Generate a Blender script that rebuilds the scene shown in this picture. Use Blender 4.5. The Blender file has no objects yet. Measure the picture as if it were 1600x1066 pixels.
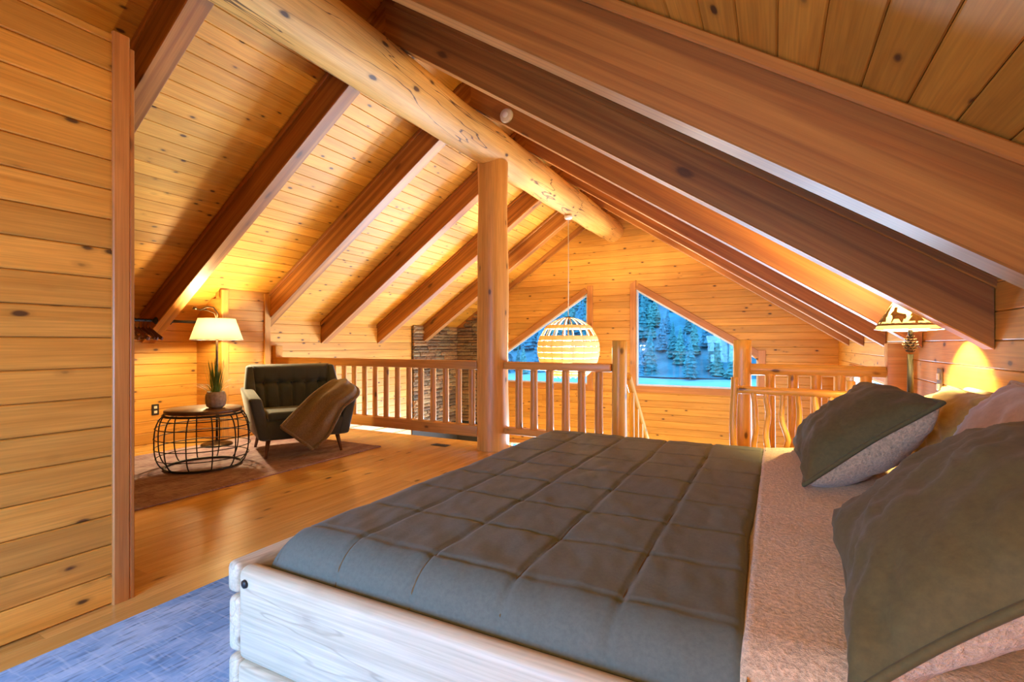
import bpy, bmesh, math, random
from mathutils import Vector, Matrix, noise

random.seed(7)
SC = bpy.context.scene
COL = SC.collection
rad = math.radians

# ------------------------------------------------------------------ camera, world, light, exposure
cam_d = bpy.data.cameras.new('camera')
cam_d.sensor_fit = 'HORIZONTAL'
cam_d.sensor_width = 36.0
cam_d.lens = 782.04 / 1600 * 36
cam_d.shift_y = (537.7 - 533) / 1600
cam_d.clip_start = 0.05
cam_d.clip_end = 600
cam = bpy.data.objects.new('camera', cam_d)
cam.location = (0, 0, 1.2)
cam.rotation_euler = (rad(90), 0, rad(27.67))
COL.objects.link(cam)
SC.camera = cam

W = bpy.data.worlds.new('sky')
SC.world = W
W.use_nodes = True
W.node_tree.nodes['Background'].inputs[0].default_value = (0.14, 0.51, 1.0, 1)
W.node_tree.nodes['Background'].inputs[1].default_value = 3.2

SC.view_settings.view_transform = 'Standard'
SC.view_settings.look = 'None'
SC.view_settings.gamma = 1
SC.view_settings.use_curve_mapping = False
SC.view_settings.exposure = 0.2
SC.cycles.use_denoising = True
SC.cycles.max_bounces = 10
SC.cycles.diffuse_bounces = 6
SC.cycles.transparent_max_bounces = 12
SC.cycles.sample_clamp_indirect = 6
SC.cycles.caustics_reflective = False
SC.cycles.caustics_refractive = False


def area(name, loc, rot, sx, sy, power, color):
    l = bpy.data.lights.new(name, 'AREA')
    l.shape = 'RECTANGLE'
    l.size, l.size_y = sx, sy
    l.energy = power
    l.color = color
    o = bpy.data.objects.new(name, l)
    o.location = loc
    o.rotation_euler = rot
    COL.objects.link(o)
    return o


DAY = (0.62, 0.80, 1.0)
# daylight standing in the window openings that the room has: two low gable windows, the stair window, the window behind the bed
area('daylight_low_gable_a', (-4.30, 9.97, -1.70), (rad(-90), 0, 0), 1.75, 1.45, 950, DAY)
area('daylight_low_gable_b', (-1.32, 9.97, -1.70), (rad(-90), 0, 0), 2.10, 1.45, 950, DAY)
area('daylight_stair_window', (1.13, 7.0, 0.13), (0, rad(90), 0), 1.4, 2.55, 170, DAY)
area('daylight_bed_window', (-1.60, -1.80, 1.0), (rad(62), 0, 0), 1.6, 1.2, 105, (0.25, 0.54, 1.0)).data.spread = rad(125)

WARM = (1.0, 0.66, 0.30)


def point(name, loc, power, r, color=WARM, parent=None):
    l = bpy.data.lights.new(name, 'POINT')
    l.energy = power
    l.shadow_soft_size = r
    l.color = color
    o = bpy.data.objects.new(name, l)
    o.location = loc
    COL.objects.link(o)
    if parent:
        o.parent = parent
    return o


# ------------------------------------------------------------------ geometry constants of the room
XR, ZR, M = -2.8585, 3.7243, 0.6736      # ridge line, underside of the rafters at the ridge, roof pitch
TH = math.atan(M)
CT, ST = math.cos(TH), math.sin(TH)
DV = 0.36                                # rafter depth measured plumb
XL, XW = -6.60, 0.935                    # outer side walls
YG, YB = 9.79, -1.60                     # gable, wall behind the bed
RAFT = [1.873 + 1.317 * k for k in range(6)]
RW = 0.145
PITCH = 0.136


def deck_z(x):
    return ZR + DV - M * abs(x - XR)


# ------------------------------------------------------------------ helpers
def tag(o, label=None, cat=None, group=None, kind=None):
    if label: o['label'] = label
    if cat: o['category'] = cat
    if group: o['group'] = group
    if kind: o['kind'] = kind
    return o


def empty(name, loc=(0, 0, 0), rz=0.0):
    o = bpy.data.objects.new(name, None)
    o.location = loc
    o.rotation_euler = (0, 0, rz)
    o.empty_display_size = 0.1
    COL.objects.link(o)
    return o


def thing(name, label, cat, loc=(0, 0, 0), rz=0.0, group=None):
    return tag(empty(name, loc, rz), label, cat, group)


def link(name, me, parent=None, mat=None):
    o = bpy.data.objects.new(name, me)
    if mat and not me.materials: me.materials.append(mat)
    COL.objects.link(o)
    if parent: o.parent = parent
    return o


class MB:
    def __init__(self):
        self.v, self.f = [], []

    def add(self, vs, fs):
        n = len(self.v)
        self.v += [tuple(p) for p in vs]
        self.f += [tuple(i + n for i in q) for q in fs]
        return self

    def box(self, a, b):
        (x0, y0, z0), (x1, y1, z1) = a, b
        return self.add([(x0, y0, z0), (x1, y0, z0), (x1, y1, z0), (x0, y1, z0), (x0, y0, z1), (x1, y0, z1), (x1, y1, z1), (x0, y1, z1)],
                        [(0, 3, 2, 1), (4, 5, 6, 7), (0, 1, 5, 4), (1, 2, 6, 5), (2, 3, 7, 6), (3, 0, 4, 7)])

    def lathe(self, prof, seg=24, c=(0, 0), cap0=True, cap1=True, sx=1, sy=1):
        n = len(prof)
        vs = [(c[0] + r * sx * math.cos(2 * math.pi * i / seg), c[1] + r * sy * math.sin(2 * math.pi * i / seg), z) for r, z in prof for i in range(seg)]
        fs = [(j * seg + i, j * seg + (i + 1) % seg, (j + 1) * seg + (i + 1) % seg, (j + 1) * seg + i) for j in range(n - 1) for i in range(seg)]
        if cap0: fs.append(tuple(range(seg - 1, -1, -1)))
        if cap1: fs.append(tuple((n - 1) * seg + i for i in range(seg)))
        return self.add(vs, fs)

    def tube(self, path, r, seg=8, closed=False, rr=None, cap=True):
        P = [Vector(p) for p in path]
        n = len(P)
        vs, fs = [], []
        ref = None
        for i in range(n):
            a = P[(i - 1) % n] if (closed or i > 0) else P[i]
            b = P[(i + 1) % n] if (closed or i < n - 1) else P[i]
            t = (b - a).normalized()
            if ref is None:
                ref = Vector((0, 0, 1)) if abs(t.z) < 0.9 else Vector((1, 0, 0))
            u = (ref - t * ref.dot(t)).normalized()
            ref = u
            w = t.cross(u)
            ri = rr[i] if rr else r
            vs += [P[i] + (u * math.cos(2 * math.pi * k / seg) + w * math.sin(2 * math.pi * k / seg)) * ri for k in range(seg)]
        m = n if closed else n - 1
        for i in range(m):
            j = (i + 1) % n
            fs += [(i * seg + k, i * seg + (k + 1) % seg, j * seg + (k + 1) % seg, j * seg + k) for k in range(seg)]
        if not closed and cap:
            fs += [tuple(range(seg - 1, -1, -1)), tuple((n - 1) * seg + k for k in range(seg))]
        return self.add(vs, fs)

    def grid(self, fn, nu, nv, flip=False):
        vs = [fn(i / nu, j / nv) for j in range(nv + 1) for i in range(nu + 1)]
        fs = []
        for j in range(nv):
            for i in range(nu):
                a = j * (nu + 1) + i
                q = (a, a + 1, a + nu + 2, a + nu + 1)
                fs.append(q[::-1] if flip else q)
        return self.add(vs, fs)

    def mesh(self, name, smooth=False):
        me = bpy.data.meshes.new(name)
        me.from_pydata(self.v, [], self.f)
        if smooth: me.polygons.foreach_set('use_smooth', [True] * len(me.polygons))
        me.update()
        return me

    def build(self, name, mat, parent=None, smooth=False):
        return link(name, self.mesh(name, smooth), parent, mat)


def bevel_obj(o, w, seg=2, smooth=True):
    bm = bmesh.new()
    bm.from_mesh(o.data)
    bmesh.ops.remove_doubles(bm, verts=bm.verts, dist=1e-5)
    bmesh.ops.bevel(bm, geom=list(bm.edges), offset=w, segments=seg, affect='EDGES', profile=0.5, clamp_overlap=True)
    bm.normal_update()
    bm.to_mesh(o.data)
    bm.free()
    if smooth:
        o.data.polygons.foreach_set('use_smooth', [True] * len(o.data.polygons))
        try: o.data.set_sharp_from_angle(angle=rad(40))
        except Exception: pass
    return o


def rbox(name, a, b, mat, parent=None, w=0.01, seg=2):
    return bevel_obj(MB().box(a, b).build(name, mat, parent), w, seg)


def hexa(name, low, high, mat, parent=None, w=0.02, seg=3):
    """eight corners, four low then four high, counter-clockwise seen from above"""
    o = MB().add(list(low) + list(high), [(0, 3, 2, 1), (4, 5, 6, 7), (0, 1, 5, 4), (1, 2, 6, 5), (2, 3, 7, 6), (3, 0, 4, 7)]).build(name, mat, parent)
    return bevel_obj(o, w, seg)


def frame(c, ex, ez):
    ex, ez = Vector(ex).normalized(), Vector(ez).normalized()
    ey = ez.cross(ex)
    return Matrix(((ex.x, ey.x, ez.x, c[0]), (ex.y, ey.y, ez.y, c[1]), (ex.z, ey.z, ez.z, c[2]), (0, 0, 0, 1)))


BCACHE = {}


def board_mesh(L, Wd, T, mat, ch=0.004, sk=(0, 0), full=False):
    """plank along local X; visible face +Z with chamfered edges; sk = X shift of the two ends per unit of local Y"""
    key = (round(L, 4), round(Wd, 4), round(T, 4), mat.name, ch, round(sk[0], 4), round(sk[1], 4), full)
    if key in BCACHE: return BCACHE[key]
    w, t = Wd / 2, T / 2
    sec = [(w, t - ch), (w - ch, t), (-w + ch, t), (-w, t - ch)]
    sec = ([(-w, -t + ch), (-w + ch, -t), (w - ch, -t), (w, -t + ch)] if full else [(-w, -t), (w, -t)]) + sec
    n = len(sec)
    m = MB()
    vs = [(-L / 2 + sk[0] * y, y, z) for y, z in sec] + [(L / 2 + sk[1] * y, y, z) for y, z in sec]
    fs = [(i, n + i, n + (i + 1) % n, (i + 1) % n)[::-1] for i in range(n)] + [tuple(range(n))[::-1], tuple(range(n, 2 * n))]
    fs = [f[::-1] for f in fs]
    me = MB().add(vs, fs).mesh('plank')
    bm = bmesh.new(); bm.from_mesh(me)
    bmesh.ops.recalc_face_normals(bm, faces=bm.faces)
    bm.to_mesh(me); bm.free()
    me.materials.append(mat)
    BCACHE[key] = me
    return me


def board(name, c, ex, ez, L, Wd, T, mat, parent=None, ch=0.004, sk=(0, 0), full=False):
    o = link(name, board_mesh(L, Wd, T, mat, ch, sk, full), parent)
    o.matrix_local = frame(c, ex, ez)
    return o


def log(name, p0, p1, r0, r1, mat, parent=None, seg=20, rings=10, wob=0.006, seed=0.0, crook=0.0, flat=1.0):
    p0, p1 = Vector(p0), Vector(p1)
    L = (p1 - p0).length
    m = MB()
    prof = []
    for j in range(rings + 1):
        t = j / rings
        r = r0 + (r1 - r0) * t
        cy = crook * noise.noise((t * 3.1 + seed, seed, 2.2)) * 4 * t * (1 - t)
        cz = crook * noise.noise((t * 3.1 + seed, 5.5, seed)) * 4 * t * (1 - t)
        for i in range(seg):
            a = 2 * math.pi * i / seg
            d = wob * noise.noise((math.cos(a) * 1.3 + seed, math.sin(a) * 1.3, t * L * 1.6 + seed))
            prof.append((t * L, cy + (r + d) * math.cos(a) * flat, cz + (r + d) * math.sin(a)))
    fs = [(j * seg + i, j * seg + (i + 1) % seg, (j + 1) * seg + (i + 1) % seg, (j + 1) * seg + i)[::-1] for j in range(rings) for i in range(seg)]
    m.add(prof, fs)
    # softened ends
    n = rings * seg
    m.add([(-0.004, prof[i][1] * .94, prof[i][2] * .94) for i in range(seg)], [tuple(range(seg))])
    k = len(m.v) - seg
    m.f += [(i, (i + 1) % seg, k + (i + 1) % seg, k + i)[::-1][::-1] for i in range(seg)]
    m.add([(L + 0.004, prof[n + i][1] * .94, prof[n + i][2] * .94) for i in range(seg)], [tuple(range(seg))[::-1]])
    k = len(m.v) - seg
    m.f += [(n + i, n + (i + 1) % seg, k + (i + 1) % seg, k + i) for i in range(seg)]
    me = m.mesh(name)
    bm = bmesh.new(); bm.from_mesh(me)
    bmesh.ops.recalc_face_normals(bm, faces=bm.faces)
    bm.to_mesh(me); bm.free()
    me.polygons.foreach_set('use_smooth', [True] * len(me.polygons))
    try: me.set_sharp_from_angle(angle=rad(50))
    except Exception: pass
    o = link(name, me, parent, mat)
    ex = (p1 - p0).normalized()
    ez = Vector((0, 0, 1)) if abs(ex.z) < .9 else Vector((1, 0, 0))
    ez = (ez - ex * ez.dot(ex)).normalized()
    o.matrix_local = frame(p0, ex, ez)
    return o


# ------------------------------------------------------------------ materials
def new_mat(name):
    m = bpy.data.materials.new(name)
    m.use_nodes = True
    nt = m.node_tree
    return m, nt, nt.nodes['Principled BSDF']


def N(nt, typ, ins=None, **props):
    n = nt.nodes.new(typ)
    for k, v in props.items(): setattr(n, k, v)
    for k, v in (ins or {}).items():
        s = n.inputs[k]
        if hasattr(v, 'is_linked') or isinstance(v, bpy.types.NodeSocket): nt.links.new(v, s)
        else: s.default_value = v
    return n


def mixc(nt, a, b, f, mode='MIX'):
    n = nt.nodes.new('ShaderNodeMix')
    n.data_type = 'RGBA'
    n.blend_type = mode
    for s, v in ((n.inputs[0], f), (n.inputs[6], a), (n.inputs[7], b)):
        if isinstance(v, bpy.types.NodeSocket): nt.links.new(v, s)
        else: s.default_value = (*v, 1) if isinstance(v, tuple) and len(v) == 3 else v
    return n.outputs[2]


def mapr(nt, v, a, b, c, d):
    return N(nt, 'ShaderNodeMapRange', {'Value': v, 'From Min': a, 'From Max': b, 'To Min': c, 'To Max': d}).outputs[0]


def vmul(nt, v, s):
    return N(nt, 'ShaderNodeVectorMath', {0: v, 1: s}, operation='MULTIPLY').outputs[0]


def wood(name, c1, c2, rough=0.42, knots=1.0, var=0.16, knot_col=(0.055, 0.018, 0.006), cracks=0.0, bump=0.12, gx=1.0, ks=1.0, stripes=0.0, sel=0.22):
    m, nt, bs = new_mat(name)
    tc = N(nt, 'ShaderNodeTexCoord').outputs['Object']
    rnd = N(nt, 'ShaderNodeObjectInfo').outputs['Random']
    off = N(nt, 'ShaderNodeCombineXYZ', {0: mapr(nt, rnd, 0, 1, 0, 71), 1: mapr(nt, rnd, 0, 1, 13, 160), 2: mapr(nt, rnd, 0, 1, 5, 97)}).outputs[0]
    v = N(nt, 'ShaderNodeVectorMath', {0: tc, 1: off}, operation='ADD').outputs[0]
    n1 = N(nt, 'ShaderNodeTexNoise', {'Vector': vmul(nt, v, (0.9 * gx, 17, 17)), 'Scale': 1.0, 'Detail': 3.0, 'Roughness': 0.6, 'Distortion': 0.7}).outputs[0]
    n2 = N(nt, 'ShaderNodeTexNoise', {'Vector': vmul(nt, v, (3.5 * gx, 130, 130)), 'Scale': 1.0, 'Detail': 2.0}).outputs[0]
    n3 = N(nt, 'ShaderNodeTexNoise', {'Vector': vmul(nt, v, (0.7, 1.6, 1.6)), 'Scale': 1.0, 'Detail': 1.0}).outputs[0]
    col = mixc(nt, c1, c2, mapr(nt, n1, 0.32, 0.68, 0, 1))
    if stripes:
        n4 = N(nt, 'ShaderNodeTexNoise', {'Vector': vmul(nt, v, (0.12, 21, 21)), 'Scale': 1.0, 'Detail': 0.0}).outputs[0]
        col = mixc(nt, col, tuple(x * 0.55 for x in c2), mapr(nt, n4, 0.5, 0.62, 0, stripes))
    g = mapr(nt, n2, 0.3, 0.7, 0.86, 1.10)
    g2 = mapr(nt, n3, 0.3, 0.7, 0.90, 1.08)
    rv = mapr(nt, rnd, 0, 1, 1 - var, 1 + var * 0.6)
    k = N(nt, 'ShaderNodeMath', {0: g, 1: rv}, operation='MULTIPLY').outputs[0]
    k = N(nt, 'ShaderNodeMath', {0: k, 1: g2}, operation='MULTIPLY').outputs[0]
    cc = N(nt, 'ShaderNodeCombineXYZ', {0: k, 1: k, 2: k}).outputs[0]
    col = mixc(nt, col, cc, 1.0, 'MULTIPLY')
    if knots:
        vo = N(nt, 'ShaderNodeTexVoronoi', {'Vector': vmul(nt, v, (3.3 * ks, 7.2 * ks, 7.2 * ks)), 'Scale': 1.0})
        selm = mapr(nt, N(nt, 'ShaderNodeSeparateColor', {0: vo.outputs['Color']}).outputs[0], sel, sel + 0.04, 0, 1)
        wob = N(nt, 'ShaderNodeTexNoise', {'Vector': vmul(nt, v, (9, 26, 26)), 'Scale': 1.0}).outputs[0]
        d = N(nt, 'ShaderNodeMath', {0: vo.outputs['Distance'], 1: mapr(nt, wob, 0.3, 0.7, -0.03, 0.03)}, operation='ADD').outputs[0]
        halo = N(nt, 'ShaderNodeMath', {0: mapr(nt, d, 0.11, 0.24, 0.38 * knots, 0), 1: selm}, operation='MULTIPLY').outputs[0]
        core = N(nt, 'ShaderNodeMath', {0: mapr(nt, d, 0.075, 0.135, 0.92 * knots, 0), 1: selm}, operation='MULTIPLY').outputs[0]
        col = mixc(nt, col, tuple(x * 0.5 for x in c2), halo)
        col = mixc(nt, col, knot_col, core)
    if cracks:
        cn = N(nt, 'ShaderNodeTexNoise', {'Vector': vmul(nt, v, (0.55, 5.5, 5.5)), 'Scale': 1.0, 'Detail': 3.0, 'Distortion': 0.5}).outputs[0]
        ab = N(nt, 'ShaderNodeMath', {0: N(nt, 'ShaderNodeMath', {0: cn, 1: 0.5}, operation='SUBTRACT').outputs[0]}, operation='ABSOLUTE').outputs[0]
        col = mixc(nt, col, (0.10, 0.04, 0.012), mapr(nt, ab, 0.002, 0.009, cracks, 0))
    nt.links.new(col, bs.inputs['Base Color'])
    bs.inputs['Roughness'].default_value = rough
    if bump:
        b = N(nt, 'ShaderNodeBump', {'Height': n2, 'Strength': bump, 'Distance': 0.003})
        nt.links.new(b.outputs[0], bs.inputs['Normal'])
    return m


def plain(name, c, rough=0.5, metal=0.0, noise_s=0, amt=0.2, bump=0.0, sheen=0.0, aniso=(1, 1, 1)):
    m, nt, bs = new_mat(name)
    bs.inputs['Base Color'].default_value = (*c, 1)
    bs.inputs['Roughness'].default_value = rough
    bs.inputs['Metallic'].default_value = metal
    if sheen:
        bs.inputs['Sheen Weight'].default_value = sheen
        bs.inputs['Sheen Roughness'].default_value = 0.5
    if noise_s:
        tc = N(nt, 'ShaderNodeTexCoord').outputs['Object']
        n = N(nt, 'ShaderNodeTexNoise', {'Vector': vmul(nt, tc, aniso), 'Scale': noise_s, 'Detail': 4.0, 'Roughness': 0.65}).outputs[0]
        col = mixc(nt, tuple(x * (1 - amt) for x in c), tuple(min(1, x * (1 + amt)) for x in c), mapr(nt, n, 0.3, 0.7, 0, 1))
        nt.links.new(col, bs.inputs['Base Color'])
        if bump:
            b = N(nt, 'ShaderNodeBump', {'Height': n, 'Strength': bump, 'Distance': 0.01})
            nt.links.new(b.outputs[0], bs.inputs['Normal'])
    return m


PINE = wood('knotty_pine', (0.70, 0.35, 0.050), (0.57, 0.25, 0.028), rough=0.55, ks=1.35, sel=0.12)
PINE_W = wood('wall_pine', (0.68, 0.335, 0.058), (0.55, 0.24, 0.032), rough=0.5, ks=1.3, sel=0.12)
FLOORW = wood('floor_pine', (0.68, 0.40, 0.11), (0.55, 0.29, 0.065), rough=0.26, var=0.10, ks=0.8)
FIR = wood('rafter_fir', (0.48, 0.195, 0.036), (0.31, 0.10, 0.015), rough=0.5, knots=0.75, var=0.07, gx=0.5, ks=0.6, stripes=0.5)
TRIMW = wood('trim_pine', (0.52, 0.215, 0.055), (0.40, 0.145, 0.03), rough=0.42, knots=0.6, var=0.08)
LOGW = wood('peeled_log', (0.78, 0.45, 0.13), (0.64, 0.33, 0.075), rough=0.58, knots=1.0, var=0.05, cracks=1.0, ks=0.95)
RAILW = wood('peeled_rail', (0.66, 0.32, 0.075), (0.54, 0.235, 0.045), rough=0.40, knots=0.8, var=0.08)
YLOG = wood('honey_log', (0.80, 0.47, 0.10), (0.68, 0.355, 0.055), rough=0.38, knots=0.9, var=0.08)
BEDW = wood('bed_pine', (0.60, 0.53, 0.40), (0.50, 0.43, 0.30), rough=0.5, knots=0.7, var=0.06, cracks=0.25)
DARKW = wood('walnut', (0.16, 0.062, 0.025), (0.10, 0.034, 0.013), rough=0.35, knots=0, var=0.1)
TABLEW = wood('table_oak', (0.19, 0.095, 0.042), (0.12, 0.055, 0.022), rough=0.35, knots=0.3, var=0.05)
RATTAN = wood('blond_veneer', (0.80, 0.60, 0.34), (0.72, 0.50, 0.26), rough=0.5, knots=0, var=0.1)
BLACK = plain('black_iron', (0.010, 0.009, 0.009), 0.5, 0.0)
BRONZE = plain('dark_bronze', (0.05, 0.028, 0.014), 0.35, 0.8)
WHITEP = plain('white_plastic', (0.80, 0.79, 0.75), 0.4)
CREAM = plain('cream_plastic', (0.66, 0.58, 0.44), 0.4)
SASH = plain('white_sash', (0.70, 0.76, 0.82), 0.4)
CHAIRF = plain('charcoal_weave', (0.032, 0.050, 0.072), 0.75, noise_s=380, amt=0.35, bump=0.15, sheen=0.4)
THROW = plain('tan_knit', (0.17, 0.12, 0.068), 0.95, noise_s=120, amt=0.45, bump=0.6, sheen=0.3, aniso=(1, 1, 1))
QUILT = plain('olive_cotton', (0.092, 0.110, 0.092), 0.85, noise_s=90, amt=0.12, bump=0.08, sheen=0.08)
OLIVE = plain('olive_pillow_cotton', (0.092, 0.074, 0.024), 0.85, noise_s=60, amt=0.15, bump=0.08, sheen=0.06)
SHERPA = plain('tan_sherpa', (0.58, 0.405, 0.25), 1.0, noise_s=85, amt=0.38, bump=0.9, sheen=0.5)
SHAM = plain('tan_sham', (0.40, 0.235, 0.135), 0.85, noise_s=50, amt=0.1, bump=0.05, sheen=0.3)
GOLDP = plain('mustard_sham', (0.46, 0.31, 0.09), 0.85, noise_s=50, amt=0.12, bump=0.05, sheen=0.3)
THREAD = plain('ochre_thread', (0.10, 0.056, 0.012), 0.8)
MATT = plain('mattress_ticking', (0.62, 0.58, 0.52), 0.9)
SHELL = plain('wall_backing', (0.30, 0.16, 0.06), 0.8)
SLAB = plain('subfloor', (0.22, 0.12, 0.05), 0.8)


def rug_mat(name, cols, s1, s2):
    m, nt, bs = new_mat(name)
    tc = N(nt, 'ShaderNodeTexCoord').outputs['Object']
    a = N(nt, 'ShaderNodeTexNoise', {'Vector': vmul(nt, tc, (1, 0.55, 1)), 'Scale': s1, 'Detail': 6.0, 'Roughness': 0.72, 'Distortion': 0.6}).outputs[0]
    b = N(nt, 'ShaderNodeTexNoise', {'Vector': vmul(nt, tc, (70, 9, 1)), 'Scale': s2, 'Detail': 2.0}).outputs[0]
    c = N(nt, 'ShaderNodeTexNoise', {'Vector': vmul(nt, tc, (9, 70, 1)), 'Scale': s2, 'Detail': 2.0}).outputs[0]
    col = mixc(nt, cols[0], cols[1], mapr(nt, a, 0.42, 0.60, 0, 1))
    col = mixc(nt, col, cols[2], mapr(nt, b, 0.52, 0.72, 0, 0.75))
    col = mixc(nt, col, cols[3], mapr(nt, c, 0.54, 0.72, 0, 0.6))
    nt.links.new(col, bs.inputs['Base Color'])
    bs.inputs['Roughness'].default_value = 0.95
    bp = N(nt, 'ShaderNodeBump', {'Height': b, 'Strength': 0.4, 'Distance': 0.006})
    nt.links.new(bp.outputs[0], bs.inputs['Normal'])
    return m


BRUG = rug_mat('blue_rug', ((0.17, 0.36, 0.66), (0.36, 0.55, 0.80), (0.04, 0.09, 0.20), (0.45, 0.62, 0.82)), 2.6, 1.0)
PRUG = rug_mat('rose_rug', ((0.27, 0.16, 0.20), (0.44, 0.33, 0.36), (0.09, 0.05, 0.11), (0.52, 0.41, 0.42)), 4.5, 1.0)


def shade_mat(name, c, trans=0.6, tcol=None):
    m, nt, bs = new_mat(name)
    out = nt.nodes['Material Output']
    d = N(nt, 'ShaderNodeBsdfDiffuse', {'Color': (*c, 1)})
    t = N(nt, 'ShaderNodeBsdfTranslucent', {'Color': (*(tcol or c), 1)})
    mx = N(nt, 'ShaderNodeMixShader', {0: trans, 1: d.outputs[0], 2: t.outputs[0]})
    nt.links.new(mx.outputs[0], out.inputs[0])
    return m


LINEN = shade_mat('linen_shade', (0.85, 0.76, 0.55), 0.5, (0.085, 0.072, 0.040))
MICA = shade_mat('parchment_shade', (0.88, 0.76, 0.48), 0.5, (0.11, 0.09, 0.042))


def glow(name, c, s):
    m, nt, bs = new_mat(name)
    bs.inputs['Base Color'].default_value = (*c, 1)
    bs.inputs['Emission Color'].default_value = (*c, 1)
    bs.inputs['Emission Strength'].default_value = s
    return m


BULB = glow('lamp_bulb', (1.0, 0.80, 0.48), 12)


def glass_mat():
    m, nt, bs = new_mat('window_glass')
    out = nt.nodes['Material Output']
    t = N(nt, 'ShaderNodeBsdfTransparent', {'Color': (0.93, 0.97, 1.0, 1)})
    g = N(nt, 'ShaderNodeBsdfGlossy', {'Color': (1, 1, 1, 1), 'Roughness': 0.02})
    fr = N(nt, 'ShaderNodeFresnel', {'IOR': 1.5})
    f = mapr(nt, fr.outputs[0], 0, 1, 0.0, 0.32)
    mx = N(nt, 'ShaderNodeMixShader', {0: f, 1: t.outputs[0], 2: g.outputs[0]})
    nt.links.new(mx.outputs[0], out.inputs[0])
    return m


GLASS = glass_mat()


def stone_mat():
    m, nt, bs = new_mat('ledge_stone')
    rnd = N(nt, 'ShaderNodeObjectInfo').outputs['Random']
    tc = N(nt, 'ShaderNodeTexCoord').outputs['Object']
    r = N(nt, 'ShaderNodeValToRGB', {0: rnd})
    e = r.color_ramp
    e.elements[0].color = (0.14, 0.095, 0.055, 1); e.elements[1].color = (0.50, 0.31, 0.13, 1)
    for p, c in ((0.25, (0.36, 0.20, 0.085)), (0.45, (0.22, 0.125, 0.065)), (0.62, (0.46, 0.24, 0.09)), (0.8, (0.30, 0.21, 0.11))):
        x = e.elements.new(p); x.color = (*c, 1)
    n = N(nt, 'ShaderNodeTexNoise', {'Vector': tc, 'Scale': 9.0, 'Detail': 5.0, 'Roughness': 0.7}).outputs[0]
    col = mixc(nt, r.outputs[0], mixc(nt, r.outputs[0], (0.35, 0.35, 0.35), 1.0, 'MULTIPLY'), mapr(nt, n, 0.35, 0.65, 0, 0.8))
    nt.links.new(col, bs.inputs['Base Color'])
    bs.inputs['Roughness'].default_value = 0.85
    b = N(nt, 'ShaderNodeBump', {'Height': n, 'Strength': 0.6, 'Distance': 0.02})
    nt.links.new(b.outputs[0], bs.inputs['Normal'])
    return m


STONE = stone_mat()
MORTAR = plain('stone_backing', (0.035, 0.028, 0.022), 0.95)

# ================================================================== THE SETTING
# ---- floor of the loft: planks running towards the gable
YE = 5.244
floor = tag(MB().box((XL - 0.1, YB - 0.1, -0.26), (XW + 0.1, YE - 0.02, -0.022)).build('floor', SLAB), 'loft floor of honey-coloured pine planks', None, None, 'structure')
nrow = int((XW - XL) / 0.139) + 1
fw = (XW - XL) / nrow
for i in range(nrow):
    x = XL + (i + 0.5) * fw
    cut = random.uniform(0.2, 4.2)
    for a, b in ((YB, cut), (cut, YE)):
        board('floor_plank', (x, (a + b) / 2, -0.011), (0, 1, 0), (0, 0, 1), b - a - 0.001, fw - 0.0008, 0.022, FLOORW, floor, ch=0.0016)
board('edge_board', ((XL + XW) / 2, YE - 0.005, -0.14), (1, 0, 0), (0, 1, 0), XW - XL, 0.24, 0.024, TRIMW, floor)

# ---- ceiling decks
SL = (XW - XR) / CT
for side, nm in ((1, 'ceiling_right'), (-1, 'ceiling_left')):
    xe = XW + 0.25 if side > 0 else XL - 0.25
    zo = 0.03
    shell = MB().add([(XR, YB - .15, ZR + DV + zo), (xe, YB - .15, deck_z(xe) + zo), (xe, YG + .15, deck_z(xe) + zo), (XR, YG + .15, ZR + DV + zo),
                      (XR, YB - .15, ZR + DV + .2), (xe, YB - .15, deck_z(xe) + .2), (xe, YG + .15, deck_z(xe) + .2), (XR, YG + .15, ZR + DV + .2)],
                     [(0, 1, 2, 3), (7, 6, 5, 4), (0, 4, 5, 1), (1, 5, 6, 2), (2, 6, 7, 3), (3, 7, 4, 0)]).build(nm, SHELL)
    tag(shell, 'sloping tongue-and-groove pine ceiling on the %s of the ridge log' % ('bed side' if side > 0 else 'armchair side'), None, None, 'structure')
    n = int(SL / 0.1385) + 1
    for i in range(n):
        s = (i + 0.5) * 0.1385
        x = XR + side * s * CT
        z = ZR + DV - s * ST + 0.011
        cuts = [YB] + sorted(random.sample([r + RW / 2 for r in RAFT[:5]], 2)) + [YG]
        for a, b in zip(cuts, cuts[1:]):
            board('deck_plank', (x, (a + b) / 2, z), (0, 1, 0), (-side * ST, 0, -CT), b - a - 0.001, 0.1365, 0.022, PINE, shell, ch=0.0045)

# ---- gable wall with two raked windows above and two openings below
WIN = {  # x left, x right, sill z, top z at high side, slope, high side
    'r': dict(x0=-2.393, x1=-0.249, zs=0.383, zt=2.272, sl=0.617, hi=-2.393),
    'l': dict(x0=-5.45, x1=-3.388, zs=0.367, zt=2.244, sl=0.642, hi=-3.388)}


def wtop(w, x):
    return w['zt'] - w['sl'] * abs(x - w['hi'])


LOWW = ((-5.2, -3.42), (-2.40, -0.25))
LZ0, LZ1 = -2.42, -0.97
gm = MB()
ZLOW = -2.75


def gslab(x0, x1, zb0, zb1, zt0, zt1):
    y0, y1 = YG + 0.03, YG + 0.12
    gm.add([(x0, y0, zb0), (x1, y0, zb1), (x1, y1, zb1), (x0, y1, zb0), (x0, y0, zt0), (x1, y0, zt1), (x1, y1, zt1), (x0, y1, zt0)],
           [(0, 3, 2, 1), (4, 5, 6, 7), (0, 1, 5, 4), (1, 2, 6, 5), (2, 3, 7, 6), (3, 0, 4, 7)])


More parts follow.
